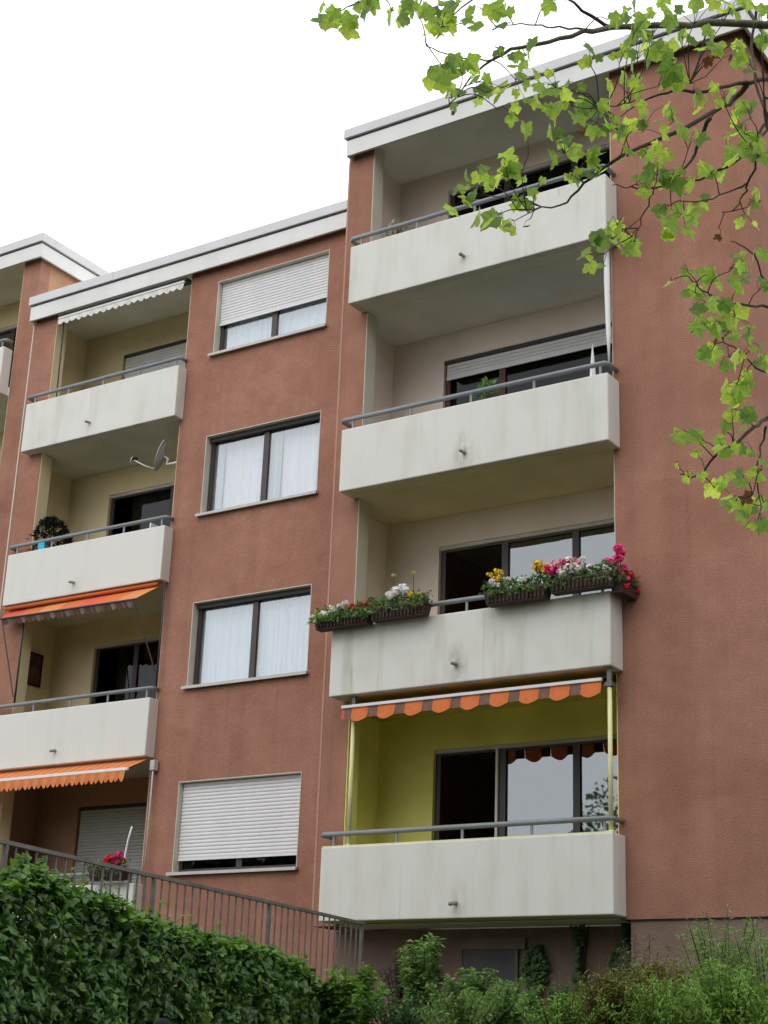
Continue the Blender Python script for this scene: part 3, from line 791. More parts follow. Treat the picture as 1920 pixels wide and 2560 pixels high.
def flower_box(x0, x1, yc, zb, label, blooms, h=0.155, dep=0.17, axis='x', foliage=1.0, hang=0.5, group=None):
    """ribbed planter; blooms = (position 0..1, height above rim, colour, size index, sideways)"""
    t = thing('flower_box', label, 'flower box', ((x0 + x1) / 2, yc, zb), group)
    def P(a, c, z): return Vector((a, yc + c, z)) if axis == 'x' else Vector((yc + c, a, z))
    b = MB()
    def bx(a0, a1, c0, c1, z0, z1, taper=0.0):
        q = [P(a0 + taper, c0 + taper, z0), P(a1 - taper, c0 + taper, z0), P(a1 - taper, c1 - taper, z0), P(a0 + taper, c1 - taper, z0), P(a0, c0, z1), P(a1, c0, z1), P(a1, c1, z1), P(a0, c1, z1)]
        i = len(b.v); b.v += [tuple(p) for p in q]
        for f in ((0, 3, 2, 1), (4, 5, 6, 7), (0, 1, 5, 4), (1, 2, 6, 5), (2, 3, 7, 6), (3, 0, 4, 7)): b.f.append(tuple(i + k for k in f)); b.mi.append(0)
    bx(x0, x1, -dep / 2, dep / 2, zb, zb + h - 0.03, 0.02)
    bx(x0 - 0.012, x1 + 0.012, -dep / 2 - 0.012, dep / 2 + 0.012, zb + h - 0.0295, zb + h)
    a = x0 + 0.05
    while a < x1 - 0.04: bx(a, a + 0.022, -dep / 2 - 0.008, -dep / 2 + 0.02, zb + 0.02, zb + h - 0.0305, 0.0); a += 0.052
    part('box', b, BOXM, t)
    f = MB(); L = x1 - x0
    for _ in range(int(480 * L * foliage)):
        a = rnd(x0 - 0.02, x1 + 0.02); c = rnd(-dep * 0.55, dep * 0.5); z = zb + h + rnd(-0.03, 0.13)
        if RNG.random() < 0.3 * hang: c = -dep * 0.55 - rnd(0, 0.05); z = zb + h - rnd(0.0, 0.09)
        d = Vector((rnd(-1, 1), rnd(-1, 0.6), rnd(-0.5, 1))).normalized(); s = rnd(0.04, 0.075)
        f.leaf(P(a, c, z), d, rvec() + Vector((0, 0, 1)), s, s * 0.6, RNG.choice((0, 0, 1, 1, 2)))
    stems = MB()
    for (u, hh, colr, si, side) in blooms: stems.tube([P(x0 + u * L, 0.0, zb + h - 0.02), P(x0 + u * L + 0.01, side * 0.5, zb + h + hh * 0.6), P(x0 + u * L, side, zb + h + hh)], 0.004, 4)
    part('foliage', f, SH, t, stuff=True)
    if blooms: part('stems', stems, STEMM, t, stuff=True)
    for (u, hh, colr, si, side) in blooms:
        o = part('flower', None, None, t, mesh=PET[colr][si], loc=P(x0 + u * L, side, zb + h + hh)); o.rotation_euler = (rnd(-.5, .5), rnd(-.5, .5), rnd(0, 6))
    return t


def bl(n, u0, u1, h0, h1, cols, sizes=(1, 2), s0=-0.12, s1=0.05):
    return [(rnd(u0, u1), rnd(h0, h1), RNG.choice(cols), RNG.choice(sizes), rnd(s0, s1)) for _ in range(n)]


FG = 'flower boxes along the flowered balcony'
yf = -0.45; zf = 2.86
flower_box(0.19, 1.0, yf, zf - 0.01, 'flower box with lime and white blooms at the end beside the facade windows',
           bl(22, -0.1, 0.26, -0.06, 0.10, ('lime', 'lime', 'white'), (1, 1, 2)) + bl(7, 0.25, 0.6, 0.06, 0.16, ('white',), (0, 1)) + bl(12, 0.6, 1.0, 0.03, 0.15, ('salmon', 'salmon', 'red'), (1, 2)), group=FG, foliage=1.5, hang=1.0)
flower_box(1.03, 1.83, yf, zf + 0.005, 'flower box with tall white geraniums left of the bare handrail',
           [(0.32, 0.16, 'white', 0, -.03), (0.4, 0.22, 'white', 0, 0), (0.48, 0.17, 'white', 0, -.06), (0.56, 0.23, 'white', 0, 0), (0.62, 0.18, 'white', 0, -.05), (0.50, 0.26, 'white', 1, 0), (0.38, 0.12, 'white', 1, -.08), (0.36, 0.42, 'lime', 2, 0), (0.72, 0.42, 'lime', 2, 0)] + bl(9, 0.66, 0.97, 0.05, 0.12, ('yellow', 'lime'), (2, 1)), group=FG, foliage=1.2)
flower_box(2.67, 3.49, yf, zf, 'flower box with yellow blooms at both ends and white ones between',
           bl(9, 0.03, 0.26, 0.16, 0.26, ('yellow',), (1, 1, 2)) + bl(9, 0.08, 0.36, 0.04, 0.15, ('white',), (1, 2)) + bl(8, 0.5, 0.82, 0.05, 0.12, ('white', 'white', 'lilac'), (1, 2)) + bl(7, 0.8, 1.0, 0.18, 0.27, ('yellow',), (1, 0)), group=FG, foliage=1.2)
flower_box(3.53, 4.32, yf, zf + 0.035, 'flower box with pink and white blooms at the right hand corner',
           bl(9, -0.06, 0.14, -0.02, 0.22, ('pink', 'red'), (0, 1)) + bl(6, 0.12, 0.3, 0.1, 0.2, ('pink', 'rose'), (0, 1)) + bl(8, 0.14, 0.4, 0.03, 0.12, ('white',), (1, 0)) + bl(9, 0.3, 0.58, 0.08, 0.2, ('rose', 'rose', 'white'), (1, 0)) + bl(6, 0.6, 0.95, 0.04, 0.1, ('white',), (1, 2)), group=FG, foliage=1.0)
flower_box(-0.40, 0.12, 4.335, zf - 0.02, 'flower box with deep pink geraniums hung round the side of the flowered balcony',
           bl(9, -0.12, 0.3, 0.1, 0.36, ('pink',), (0, 0, 1), -0.1, 0.04) + bl(12, 0.0, 1.0, -0.1, 0.14, ('pink', 'pink', 'red'), (0, 1), -0.06, 0.09), axis='y', group=FG, foliage=1.6, hang=0.3)
flower_box(-4.95, -4.30, YB - 0.32, 0.10, 'flower box of red geraniums behind the stair railing, below the striped awning',
           bl(9, 0.25, 0.95, 0.08, 0.24, ('red', 'pink'), (0, 0, 1)) + bl(5, -0.15, 0.2, 0.05, 0.2, ('lilac', 'rose', 'white'), (1,)), foliage=0.8)
flower_box(-7.4, -6.72, YB - 0.32, 0.10, 'flower box with one red bloom cluster at the left edge behind the railing',
           bl(8, 0.2, 0.75, 0.0, 0.2, ('red',), (0, 1)), foliage=1.0)

# ------------------------------------------------------------------ things standing on the balconies
def folded_parasol(x, y, z0, z1, r, label):
    t = thing('folded_parasol', label, 'parasol', (x, y, z0))
    part('pole', MB().tube([(x, y, z0), (x, y, z1 - 0.02)], 0.012, 6), ALU, t)
    b = MB(); n = 14
    zz = [z0 + (z1 - z0) * q for q in (0.35, 0.5, 0.75, 1.0)]; rr = [r * 0.8, r, r * 0.62, r * 0.08]
    for z, q in zip(zz, rr):
        for k in range(n): a = 6.283 * k / n; s = q * (1 if k % 2 else 0.72); b.v.append((x + s * math.cos(a), y + s * math.sin(a), z))
    for j in range(3):
        for k in range(n): b.f.append((j * n + k, j * n + (k + 1) % n, (j + 1) * n + (k + 1) % n, (j + 1) * n + k)); b.mi.append(0)
    part('canopy', b, WHITEP, t)


folded_parasol(3.80, 0.12, 4.95, 6.30, 0.055, 'white folded parasol at the right end of the second balcony from the top')
t = thing('awning_crank', 'white bent crank handle standing among the red geraniums', 'crank', (-4.47, YB - 0.15, 0.1))
part('rod', MB().tube([(-4.50, YB - 0.15, 0.1), (-4.495, YB - 0.15, 0.5), (-4.46, YB - 0.15, 0.72), (-4.41, YB - 0.15, 0.9)], 0.016, 6), WHITEP, t, True)


def potted(x, y, z, h, r, m, label, pot=BLUEC, n=160, ls=0.08):
    t = thing('potted_plant', label, 'plant', (x, y, z))
    part('pot', MB().tube([(x, y, z), (x, y, z + 0.16), (x, y, z + 0.17), (x, y, z + 0.2)], [0.09, 0.12, 0.13, 0.13], 12), pot, t, True)
    f = MB(); st = MB()
    for k in range(9):
        a = rnd(0, 6.28); q = Vector((math.cos(a), math.sin(a), 0)) * r * rnd(0.3, 1)
        st.tube([(x, y, z + 0.18), Vector((x, y, z + 0.2 + h * 0.5)) + q * 0.4, Vector((x, y, z + 0.2 + h * rnd(.7, 1))) + q], 0.006, 4)
    for _ in range(n):
        v = rvec(); p = Vector((x + v.x * r, y + v.y * r, z + 0.2 + h * (0.5 + 0.5 * v.z)))
        s = ls * rnd(.7, 1.3); f.leaf(p, (v + rvec() * 0.8).normalized(), Vector((0, 0, 1)) + rvec() * .6, s, s * 0.55, RNG.randrange(len(m)))
    part('stems', st, STEMM, t, stuff=True); part('foliage', f, m, t, stuff=True)


potted(2.28, 0.15, 5.25, 0.66, 0.15, [SH[1], SH[2]], 'light green potted plant showing over the middle of a balcony rail')
potted(0.80, 0.1, 7.95, 0.76, 0.16, [SH[0], SH[2], FLW['white']], 'little white-flecked plant behind the rail of the topmost balcony', pot=WHITEP, n=110, ls=0.05)
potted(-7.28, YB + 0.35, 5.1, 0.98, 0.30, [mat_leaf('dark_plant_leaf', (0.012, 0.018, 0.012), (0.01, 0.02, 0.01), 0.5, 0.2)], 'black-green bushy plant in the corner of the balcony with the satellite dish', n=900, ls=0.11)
# folded-down tub / crates seen between rail and parapet
t = thing('storage_tub', 'blue-grey plastic tub behind the rail of the second balcony from the top', 'tub', (2.15, 0.2, 5.0))
part('tub_body', MB().prism([(1.75, 0.05), (2.45, 0.05), (2.45, 0.4), (1.75, 0.4)], 4.95, 5.74), BLUEC, t, bevel=0.02)
part('lid', MB().box(1.73, 2.47, 0.03, 0.42, 5.742, 5.78), BLUEC, t, bevel=0.01)
t = thing('deck_table', 'white table top just visible behind a balcony rail near the folded parasol', 'table', (3.1, 0.25, 5.0))
part('table_top', MB().box(2.55, 3.55, 0.02, 0.5, 5.72, 5.755), WHITEP, t, bevel=0.006)
for x in (2.6, 3.5):
    for y in (0.06, 0.46): part('leg', MB().tube([(x, y, 4.94), (x, y, 5.72)], 0.016, 6), ALU, t)
t = single('towel', MB().box(-7.02, -6.88, YB - 0.165, YB - 0.150, 5.50, 5.74).box(-7.02, -6.88, YB - 0.130, YB - 0.118, 5.58, 5.74).box(-7.02, -6.88, YB - 0.165, YB - 0.118, 5.741, 5.752), BLUE,
           'turquoise towel hanging on the rail below the satellite dish', 'towel')


def chair(x, y, z, lab):
    t = thing('balcony_chair', lab, 'chair', (x, y, z))
    part('seat', MB().box(x - .22, x + .22, y - .2, y + .22, z + .42, z + .45), WHITEP, t, bevel=.01)
    part('backrest', MB().box(x + .17, x + .2, y - .2, y + .22, z + .5, z + .96), WHITEP, t, bevel=.01)
    for dx in (-.2, .18):
        for dy in (-.18, .2): part('leg', MB().tube([(x + dx, y + dy, z), (x + dx, y + dy, z + (.92 if dx > 0 else .62))], .016, 6), WHITEP, t)
    for dy in (-.19, .21): part('armrest', MB().box(x - .22, x + .18, y + dy - .02, y + dy + .02, z + .62, z + .645), WHITEP, t)


chair(-5.05, YB + 0.35, 4.86, 'white plastic chair at the window end of the balcony with the dish')
chair(-5.75, YB + 0.45, 4.82, 'white plastic chair farther from the dish, in front of the sheer curtain')
t = thing('picture', 'dark red picture in a black frame hung on the cream side wall of a loggia', 'picture', (-7.79, 2.4, 3.85))
part('canvas', MB().box(-7.798, -7.778, 2.19, 2.57, 3.59, 4.10), PICT, t)
part('frame', MB().box(-7.798, -7.765, 2.165, 2.189, 3.565, 4.125).box(-7.798, -7.765, 2.571, 2.595, 3.565, 4.125).box(-7.798, -7.765, 2.1895, 2.5705, 3.565, 3.589).box(-7.798, -7.765, 2.1895, 2.5705, 4.101, 4.125), BLACK, t)
t = thing('wall_ornament', 'small crescent shaped ornament on the loggia wall above the black-green plant', 'ornament', (-7.84, 2.2, 6.5))
part('crescent', MB().tube([Vector((-7.785, 2.2 + .13 * math.cos(a), 6.52 + .13 * math.sin(a))) for a in [1.9 + .35 * k for k in range(10)]], [0.004, .012, .02, .026, .028, .028, .026, .02, .012, .004], 6), DARKMET, t, True)

# ------------------------------------------------------------------ railing on the retaining wall
zr = -0.93
t = thing('metal_railing', 'grey metal railing with thin upright bars running in towards the building', 'railing', tuple(rs(0, 0, -1.95)))
LEN = 12.5
b = MB(); a0, a1 = rs(-0.02, 0, zr), rs(LEN, 0, zr)
def barbox(b, s0, s1, o0, o1, z0, z1):
    q = [rs(s0, o0, z0), rs(s1, o0, z0), rs(s1, o1, z0), rs(s0, o1, z0), rs(s0, o0, z1), rs(s1, o0, z1), rs(s1, o1, z1), rs(s0, o1, z1)]
    i = len(b.v); b.v += [tuple(p) for p in q]
    for f in ((0, 1, 2, 3), (4, 7, 6, 5), (0, 4, 5, 1), (1, 5, 6, 2), (2, 6, 7, 3), (3, 7, 4, 0)): b.f.append(tuple(i + k for k in f)); b.mi.append(0)
barbox(b, -0.03, LEN, -0.02, 0.02, zr - 0.03, zr)
part('handrail', b, GALV, t)
b = MB(); barbox(b, -0.03, LEN, -0.014, 0.014, -1.86, -1.835); part('bottom_rail', b, GALV, t)
bm_ = MB().box(-0.006, 0.006, -0.006, 0.006, -1.834, zr - 0.031).mesh('baluster', GALV)
pm = MB().box(-0.016, 0.016, -0.016, 0.016, -1.95, zr - 0.031).mesh('post', GALV)
s = 0.0; k = 0
while s < LEN:
    p = rs(s, 0, 0)
    o = part('rail_post' if k % 16 == 0 else 'baluster', None, None, t, mesh=pm if k % 16 == 0 else bm_, loc=(p.x, p.y, 0))
    o.rotation_euler.z = math.atan2(RDV.y, RDV.x)
    s += 0.125; k += 1

# ------------------------------------------------------------------ ivy over the retaining wall
prof = [(-0.5, -2.6), (0.75, -2.2), (0.9, -1.85), (1.14, -1.62), (1.58, -1.43), (1.91, -1.39), (2.46, -1.35), (3.11, -1.36), (3.38, -1.34), (3.65, -1.34), (4.23, -1.28), (4.49, -1.31), (4.66, -1.16), (4.82, -1.21), (5.15, -1.20), (5.47, -1.17), (5.67, -1.06), (5.88, -1.12), (6.25, -1.24), (6.5, -1.42), (6.8, -1.40), (7.5, -1.3), (9, -1.25), (12.5, -1.3)]


def ptop(s):
    for (a, za), (c, zc_) in zip(prof, prof[1:]):
        if a <= s <= c: return za + (zc_ - za) * (s - a) / (c - a)
    return prof[-1][1]


t = thing('ivy_hedge', 'dark green ivy thickly covering the retaining wall under the metal railing', 'ivy', tuple(rs(5, 0.1, -4.0)))
b = MB(); barbox(b, 0.15, 12.6, -0.18, 0.08, -4.4, -1.95)
part('retaining_wall', b, CONC, t)
iv = MB()


def ivy_leaf(b, p, d, nrm, s, mi):
    """five-pointed ivy leaf"""
    sd_ = d.cross(nrm).normalized(); nn = sd_.cross(d).normalized()
    pts = [(0, 0), (.52, -.06), (.60, .28), (.38, .46), (0, .86), (-.38, .46), (-.60, .28), (-.52, -.06)]
    i = len(b.v); c = p + d * s * 0.35 + nn * s * 0.10
    b.v.append(tuple(c))
    for x, y in pts: b.v.append(tuple(p + sd_ * x * s + d * y * s - nn * s * 0.25 * abs(x)))
    for q in range(8): b.f.append((i, i + 1 + q, i + 1 + (q + 1) % 8)); b.mi.append(mi)


N_IVY = 42000
for _ in range(N_IVY):
    s = rnd(0.7, 8.6) if RNG.random() < 0.74 else rnd(8.6, 12.5)
    zt = ptop(s) + 0.05 * mnoise.noise(Vector((s * 6, 0, 3)))
    q = RNG.random()
    lump = 0.13 * mnoise.noise(Vector((s * 1.7, 7.0, 0))) + 0.0
    if q < 0.80:
        z = zt - (zt + 2.75) * RNG.random(); depth = zt - z
        front = 0.30 + 0.13 * mnoise.noise(Vector((s * 2.2, 1.3, z * 2.2))) + 0.06 * mnoise.noise(Vector((s * 6, 4, z * 6)))
        front *= min(1, 0.35 + depth * 2.2)
        off = front - rnd(0, 0.16) if RNG.random() < 0.64 else rnd(-0.08, 0.14)
        nrm = RN * 0.8 + Vector((0, 0, 0.6)) + rvec() * 1.1
        d = Vector((0, 0, -0.8)) + RDV * rnd(-1, 1) + rvec() * 0.9
    else:
        off = rnd(-0.14, 0.22); z = zt - 0.02 - abs(off) * 0.35 + rnd(-0.12, 0.05)
        nrm = Vector((0, 0, 1)) + RN * 0.4 + rvec() * 0.8; d = RN * rnd(-.3, 1) + RDV * rnd(-1, 1) + Vector((0, 0, rnd(-.6, .4)))
    if s < 1.3: off += (1.3 - s) * -0.12
    p = rs(s, off, z)
    w = mnoise.noise(Vector((s * 2.5, z * 2.5, 9)))
    top = 1 if (zt - z) < 0.13 and RNG.random() < 0.55 else 0
    mi = 2 if top or RNG.random() < 0.12 else (1 if RNG.random() < 0.5 + w * 0.6 else 0)
    d.normalize(); ivy_leaf(iv, p, d, nrm.normalized(), rnd(0.042, 0.092), mi)
for k in range(70):                                                        # loose shoots above the top
    s = rnd(0.9, 7.2); p = rs(s, rnd(-0.05, 0.15), ptop(s) - 0.05); d = (Vector((0, 0, 1)) + rvec() * 0.6).normalized()
    for j in range(RNG.randint(3, 6)):
        p = p + d * rnd(0.02, 0.04) + rvec() * 0.02
        ivy_leaf(iv, p, (rvec() + Vector((0, 0, -.3))).normalized(), (rvec() + Vector((.6, -.4, .8))).normalized(), rnd(0.03, 0.05), 2 if j > 1 else 1)
part('ivy_leaves', iv, IV, t, stuff=True)
st = MB()
for k in range(46):
    s = rnd(0.9, 8.5); pts = [rs(s, 0.1, -3.2)]
    for j in range(6): s += rnd(-0.12, 0.12); pts.append(rs(s, 0.10 + rnd(-.02, .1), -3.2 + (ptop(s) + 3.1) * (j + 1) / 6))
    st.tube(pts, 0.008, 4)
part('ivy_stems', st, STEMM, t, stuff=True)

# dark round cap peeping over the bottom edge of the picture
lc = at(405, 2572, 9.0)
t = thing('bollard_lamp', 'black rounded lamp cap barely showing at the bottom edge in front of the ivy', 'lamp', (lc.x, lc.y, -4.05))
part('post', MB().tube([(lc.x, lc.y, -4.1), (lc.x, lc.y, lc.z - 0.1)], 0.035, 12), BLACK, t, True)
b = MB(); n = 18; rings = [(0.062, -0.10), (0.068, -0.03), (0.066, -0.02), (0.06, 0.015), (0.045, 0.04), (0.02, 0.055), (0.002, 0.058)]
for r, z in rings:
    for k in range(n): b.v.append((lc.x + r * math.cos(6.283 * k / n), lc.y + r * math.sin(6.283 * k / n), lc.z + z))
for j in range(len(rings) - 1):
    for k in range(n): b.f.append((j * n + k, j * n + (k + 1) % n, (j + 1) * n + (k + 1) % n, (j + 1) * n + k)); b.mi.append(0)
part('cap', b, BLACK, t, True)

# ------------------------------------------------------------------ shrubs on the slope
def shrub(name, label, x, y, ztop, r, mats, cat='shrub', n_st=14, leaf=(0.05, 0.10), width=0.35, dens=26, spread=1.0, group=None, droop=0.0, bias=None, zbase=None, sprig=0.0):
    z0 = ground_z(x, y) - 0.05 if zbase is None else zbase
    t = thing(name, label, cat, (x, y, z0), group); st = MB(); f = MB(); hgt = ztop - z0
    for k in range(n_st):
        a = 6.283 * (k + rnd(0, 1)) / n_st; q = Vector((math.cos(a), math.sin(a), 0)) * r * rnd(0.15, 1.0) * spread
        top = z0 + hgt * (rnd(0.72, 1.0) if k > 1 else 1.0) * (1 - 0.25 * (q.length / max(r, .01)) ** 2 * 0.8)
        base = Vector((x, y, z0)) + q * 0.18; tip = Vector((x, y, top)) + q; mid = base.lerp(tip, 0.55) + rvec() * 0.06 * hgt - q * 0.18
        pts = []
        for j in range(9):
            u = j / 8; pts.append(base * (1 - u) ** 2 + mid * 2 * u * (1 - u) + tip * u * u + Vector((0, 0, -droop * u * u * u)))
        st.tube(pts, [0.008 * (1 - 0.8 * j / 8) + 0.001 for j in range(9)], 4)
        m_ = int(dens * 1.45 * hgt) + 4
        for j in range(m_):
            u = 0.22 + 0.78 * (j + rnd(0, 1)) / m_; i = min(7, int(u * 8)); fr = u * 8 - i
            p = pts[i].lerp(pts[i + 1], fr); ax = (pts[i + 1] - pts[i]).normalized()
            s = rnd(*leaf) * (1.35 - 0.5 * u)
            side = ax.orthogonal().normalized(); side.rotate(Matrix.Rotation(rnd(0, 6.28), 3, ax))
            for sg in (1, -1):
                p2 = p
                if sprig and RNG.random() < 0.7:
                    p2 = p + side * sg * sprig * (1.1 - u) * rnd(0.1, 1.0) + Vector((0, 0, rnd(-.02, .05)))
                d = (side * sg + ax * rnd(0.1, 0.9) + rvec() * 0.35 + Vector((0, 0, -0.15))).normalized()
                nr = (Vector((0, 0, 1)) + rvec() * 0.6)
                w = 0.25 + 0.75 * u
                mi = min(len(mats) - 1, int(len(mats) * (w * 0.7 + 0.3 * RNG.random()) * 0.999)) if bias is None else RNG.choice(bias)
                f.leaf(p2, d, nr, s, s * width * 1.2, mi)
    part('stems', st, STEMM, t, stuff=True); part('foliage', f, mats, t, stuff=True)
    return t


def conifer(label, x, y, ztop, r, mats, group=None, lean=0.0, n=900, ls=0.11, pow_=0.8):
    z0 = ground_z(x, y) - 0.05; t = thing('conifer', label, 'conifer', (x, y, z0), group); hgt = ztop - z0
    part('trunk', MB().tube([(x, y, z0), (x, y, ztop - 0.12)], [0.04, 0.008], 6), STEMM, t)
    f = MB()
    for _ in range(n):
        u = RNG.random() ** 0.8; a = rnd(0, 6.283); lump = 0.7 + 0.7 * mnoise.noise(Vector((math.cos(a) * 2, math.sin(a) * 2, u * 6 + x)))
        rr = r * (1 - u) ** pow_ * lump * (0.55 + 0.45 * RNG.random())
        p = Vector((x + rr * math.cos(a), y + rr * math.sin(a), z0 + hgt * u))
        d = (Vector((math.cos(a), math.sin(a), 0.9 + u)) + rvec() * 0.5).normalized(); s = ls * rnd(.6, 1.3)
        f.leaf(p, d, rvec(), s, s * 0.16, RNG.randrange(len(mats)))
        for sg in (-1, 1):
            d2 = (d + d.orthogonal().normalized() * 0.7 * sg + rvec() * .3).normalized(); f.leaf(p + d * s * 0.25, d2, rvec(), s * 0.6, s * 0.11, RNG.randrange(len(mats)))
    part('foliage', f, mats, t, stuff=True)


shrub('butterfly_bush', 'tall pale green bush reaching up to the lowest balcony, left of the basement opening', 2.40, -1.25, -1.0, 0.32, SH, n_st=18, leaf=(0.08, 0.13), width=0.36, dens=26)
shrub('leafy_shrub', 'broad-leaved green shrub at the far foot of the metal railing', 2.62, -2.9, -1.45, 0.40, [SH[1], SH[2], IV[2]], n_st=22, leaf=(0.07, 0.12), width=0.52, dens=26)
shrub('dry_shrub', 'thin brownish shrub of bare twigs next to the railing end', 2.0, -1.0, -1.04, 0.30, DRY, n_st=26, leaf=(0.035, 0.06), width=0.35, dens=26)
shrub('dry_shrub', 'low grey-brown shrub in the bottom row, right of the broad-leaved shrub', 3.1, -2.8, -1.66, 0.42, DRY + [SH[0], SH[1]], n_st=26, leaf=(0.035, 0.065), width=0.4, dens=32)
shrub('dark_shrub', 'dense dark green shrub in front of the basement opening', 3.15, -1.5, -1.36, 0.48, [SH[0], SH[0], SH[1], SH[2]], n_st=28, leaf=(0.06, 0.10), width=0.5, dens=30)
shrub('leafy_shrub', 'mid green shrub in the bottom row below the climbing vines', 3.80, -2.0, -1.50, 0.50, [SH[0], SH[1], SH[2]], n_st=28, leaf=(0.05, 0.09), width=0.45, dens=32)
shrub('feathery_shrub', 'feathery light green shrub at the bottom, left of the purple twigs', 3.95, -3.1, -1.66, 0.46, [SH[1], SH[2]], n_st=30, leaf=(0.04, 0.08), width=0.3, dens=38)
shrub('purple_shrub', 'sparse purple-leaved shrub between the green ones under the vines', 4.25, -1.6, -1.50, 0.28, PURP + [SH[0]], n_st=16, leaf=(0.04, 0.07), width=0.45, dens=24)
shrub('low_shrub', 'low bright green ground shrub in front of the two bronze conifers', 4.95, -3.0, -1.70, 0.48, [JU[1], JU[0]], n_st=34, leaf=(0.035, 0.07), width=0.28, dens=40, sprig=0.07)
shrub('willow_shrub', 'tall airy shrub with narrow pale leaves against the bare wall, highest at the right edge', 5.80, -1.25, -0.80, 0.66, [SH[1], SH[1], SH[2]], n_st=36, leaf=(0.045, 0.085), width=0.24, dens=20, sprig=0.16)
shrub('willow_shrub', 'slender pale shrub left of the tall airy one, just right of the lowest balcony corner', 4.85, -1.1, -1.0, 0.36, [SH[1], SH[2], DRY[0]], n_st=14, leaf=(0.04, 0.075), width=0.26, dens=16, sprig=0.10)
shrub('willow_shrub', 'pale leafy shrub at the bottom right corner behind the juniper', 6.35, -1.6, -0.95, 0.58, [SH[1], SH[2]], n_st=30, leaf=(0.045, 0.085), width=0.24, dens=20, sprig=0.15)
shrub('conifer', 'bronze-green feathery conifer, left one of the pair at the bottom', 5.22, -2.5, -1.46, 0.44, [CY[1], CY[0], CY[0]], cat='conifer', n_st=44, leaf=(0.05, 0.10), width=0.2, dens=46, sprig=0.10)
shrub('conifer', 'bronze-green feathery conifer, right one of the pair and the taller', 5.75, -2.6, -1.38, 0.44, [CY[1], CY[0], CY[0]], cat='conifer', n_st=44, leaf=(0.05, 0.10), width=0.2, dens=46, sprig=0.10)
shrub('juniper', 'bright green juniper filling the bottom right corner', 6.60, -3.1, -1.44, 0.85, [JU[1], JU[0], JU[0]], n_st=60, leaf=(0.045, 0.09), width=0.24, dens=46, sprig=0.13)
shrub('juniper', 'small bright juniper between the bronze conifers and the corner juniper', 6.10, -3.4, -1.64, 0.50, [JU[1], JU[0]], n_st=40, leaf=(0.04, 0.08), width=0.24, dens=44, sprig=0.10)


def vine(label, x0, z0, z1, w, n, group, mats=None, y0=0.0):
    t = thing('climbing_vine', label, 'vine', (x0, y0 - 0.03, z0), group); f = MB(); st = MB()
    for j in range(3):
        xx = x0 + rnd(-w, w) * .4; pts = []
        for k in range(7): pts.append((xx, y0 - 0.012, z0 + (z1 - z0) * k / 6)); xx += rnd(-.05, .05)
        st.tube(pts, 0.006, 4)
    for _ in range(n):
        u = RNG.random(); z = z0 + (z1 - z0) * u
        x = x0 + rnd(-1, 1) * w * (0.55 + 0.45 * math.sin(u * 9 + x0 * 7)) ; p = Vector((x, y0 - rnd(0.01, 0.13), z))
        ivy_leaf(f, p, (Vector((rnd(-.6, .6), -.3, -1))).normalized(), (Vector((0, -1, .5)) + rvec() * .5).normalized(), rnd(.03, .06), RNG.choice((0, 1, 1)))
    part('vine_stems', st, STEMM, t, stuff=True); part('vine_leaves', f, mats or IV, t, stuff=True)


VG = 'vines climbing the plinth'
vine('lush ivy column right beside the basement opening', 2.86, -2.0, -0.96, 0.17, 700, VG, [IV[0], IV[1], IV[2]], 0.5)
vine('narrow dark vine hanging from the middle of the lowest balcony underside', 3.42, -1.85, -0.76, 0.09, 260, VG, None, 0.5)
vine('broad dark vine under the right end of the lowest balcony', 4.02, -1.65, -0.74, 0.20, 620, VG, None, 0.45)
vine('short vine on the plinth just right of the broad one', 4.38, -1.95, -1.22, 0.08, 200, VG, None, 0.02)
vine('dark vine left of the basement opening under the balcony', 1.35, -1.9, -0.86, 0.24, 520, VG, None, 0.5)

# ------------------------------------------------------------------ plane tree
TD = 9.4
trunk_b = at(2760, 1900, TD); tx, ty = trunk_b.x, trunk_b.y
t = TREE = thing('plane_tree', 'plane tree whose bright green leafy branches reach in from the upper right', 'tree', (tx, ty, ground_z(tx, ty)))
tz = [ground_z(tx, ty) - 0.1, -2, 0, 2.0, 3.6, 5.0, 6.4]
part('trunk', MB().tube([(tx + .05 * math.sin(z), ty + .04 * math.cos(z * 1.3), z) for z in tz], [.34, .27, .24, .21, .17, .12, .06], 14), BARKL, t, True)


def poly(pts, d0, d1):
    n = len(pts); r = []
    for i, (u, v) in enumerate(pts):
        d = d0 + (d1 - d0) * i / max(1, n - 1) + 0.10 * math.sin(i * 1.7 + u * 0.01); r.append(at(u, v, d))
    return r


def smooth_pts(pts, m=3):
    r = []
    for i in range(len(pts) - 1):
        p0, p1, p2, p3 = pts[max(i - 1, 0)], pts[i], pts[i + 1], pts[min(i + 2, len(pts) - 1)]
        for k in range(m):
            q = k / m
            r.append(0.5 * ((2 * p1) + (p2 - p0) * q + (2 * p0 - 5 * p1 + 4 * p2 - p3) * q * q + (3 * p1 - p0 - 3 * p2 + p3) * q ** 3))
    r.append(pts[-1]); return r


def TZ(z): return Vector((tx, ty, z))


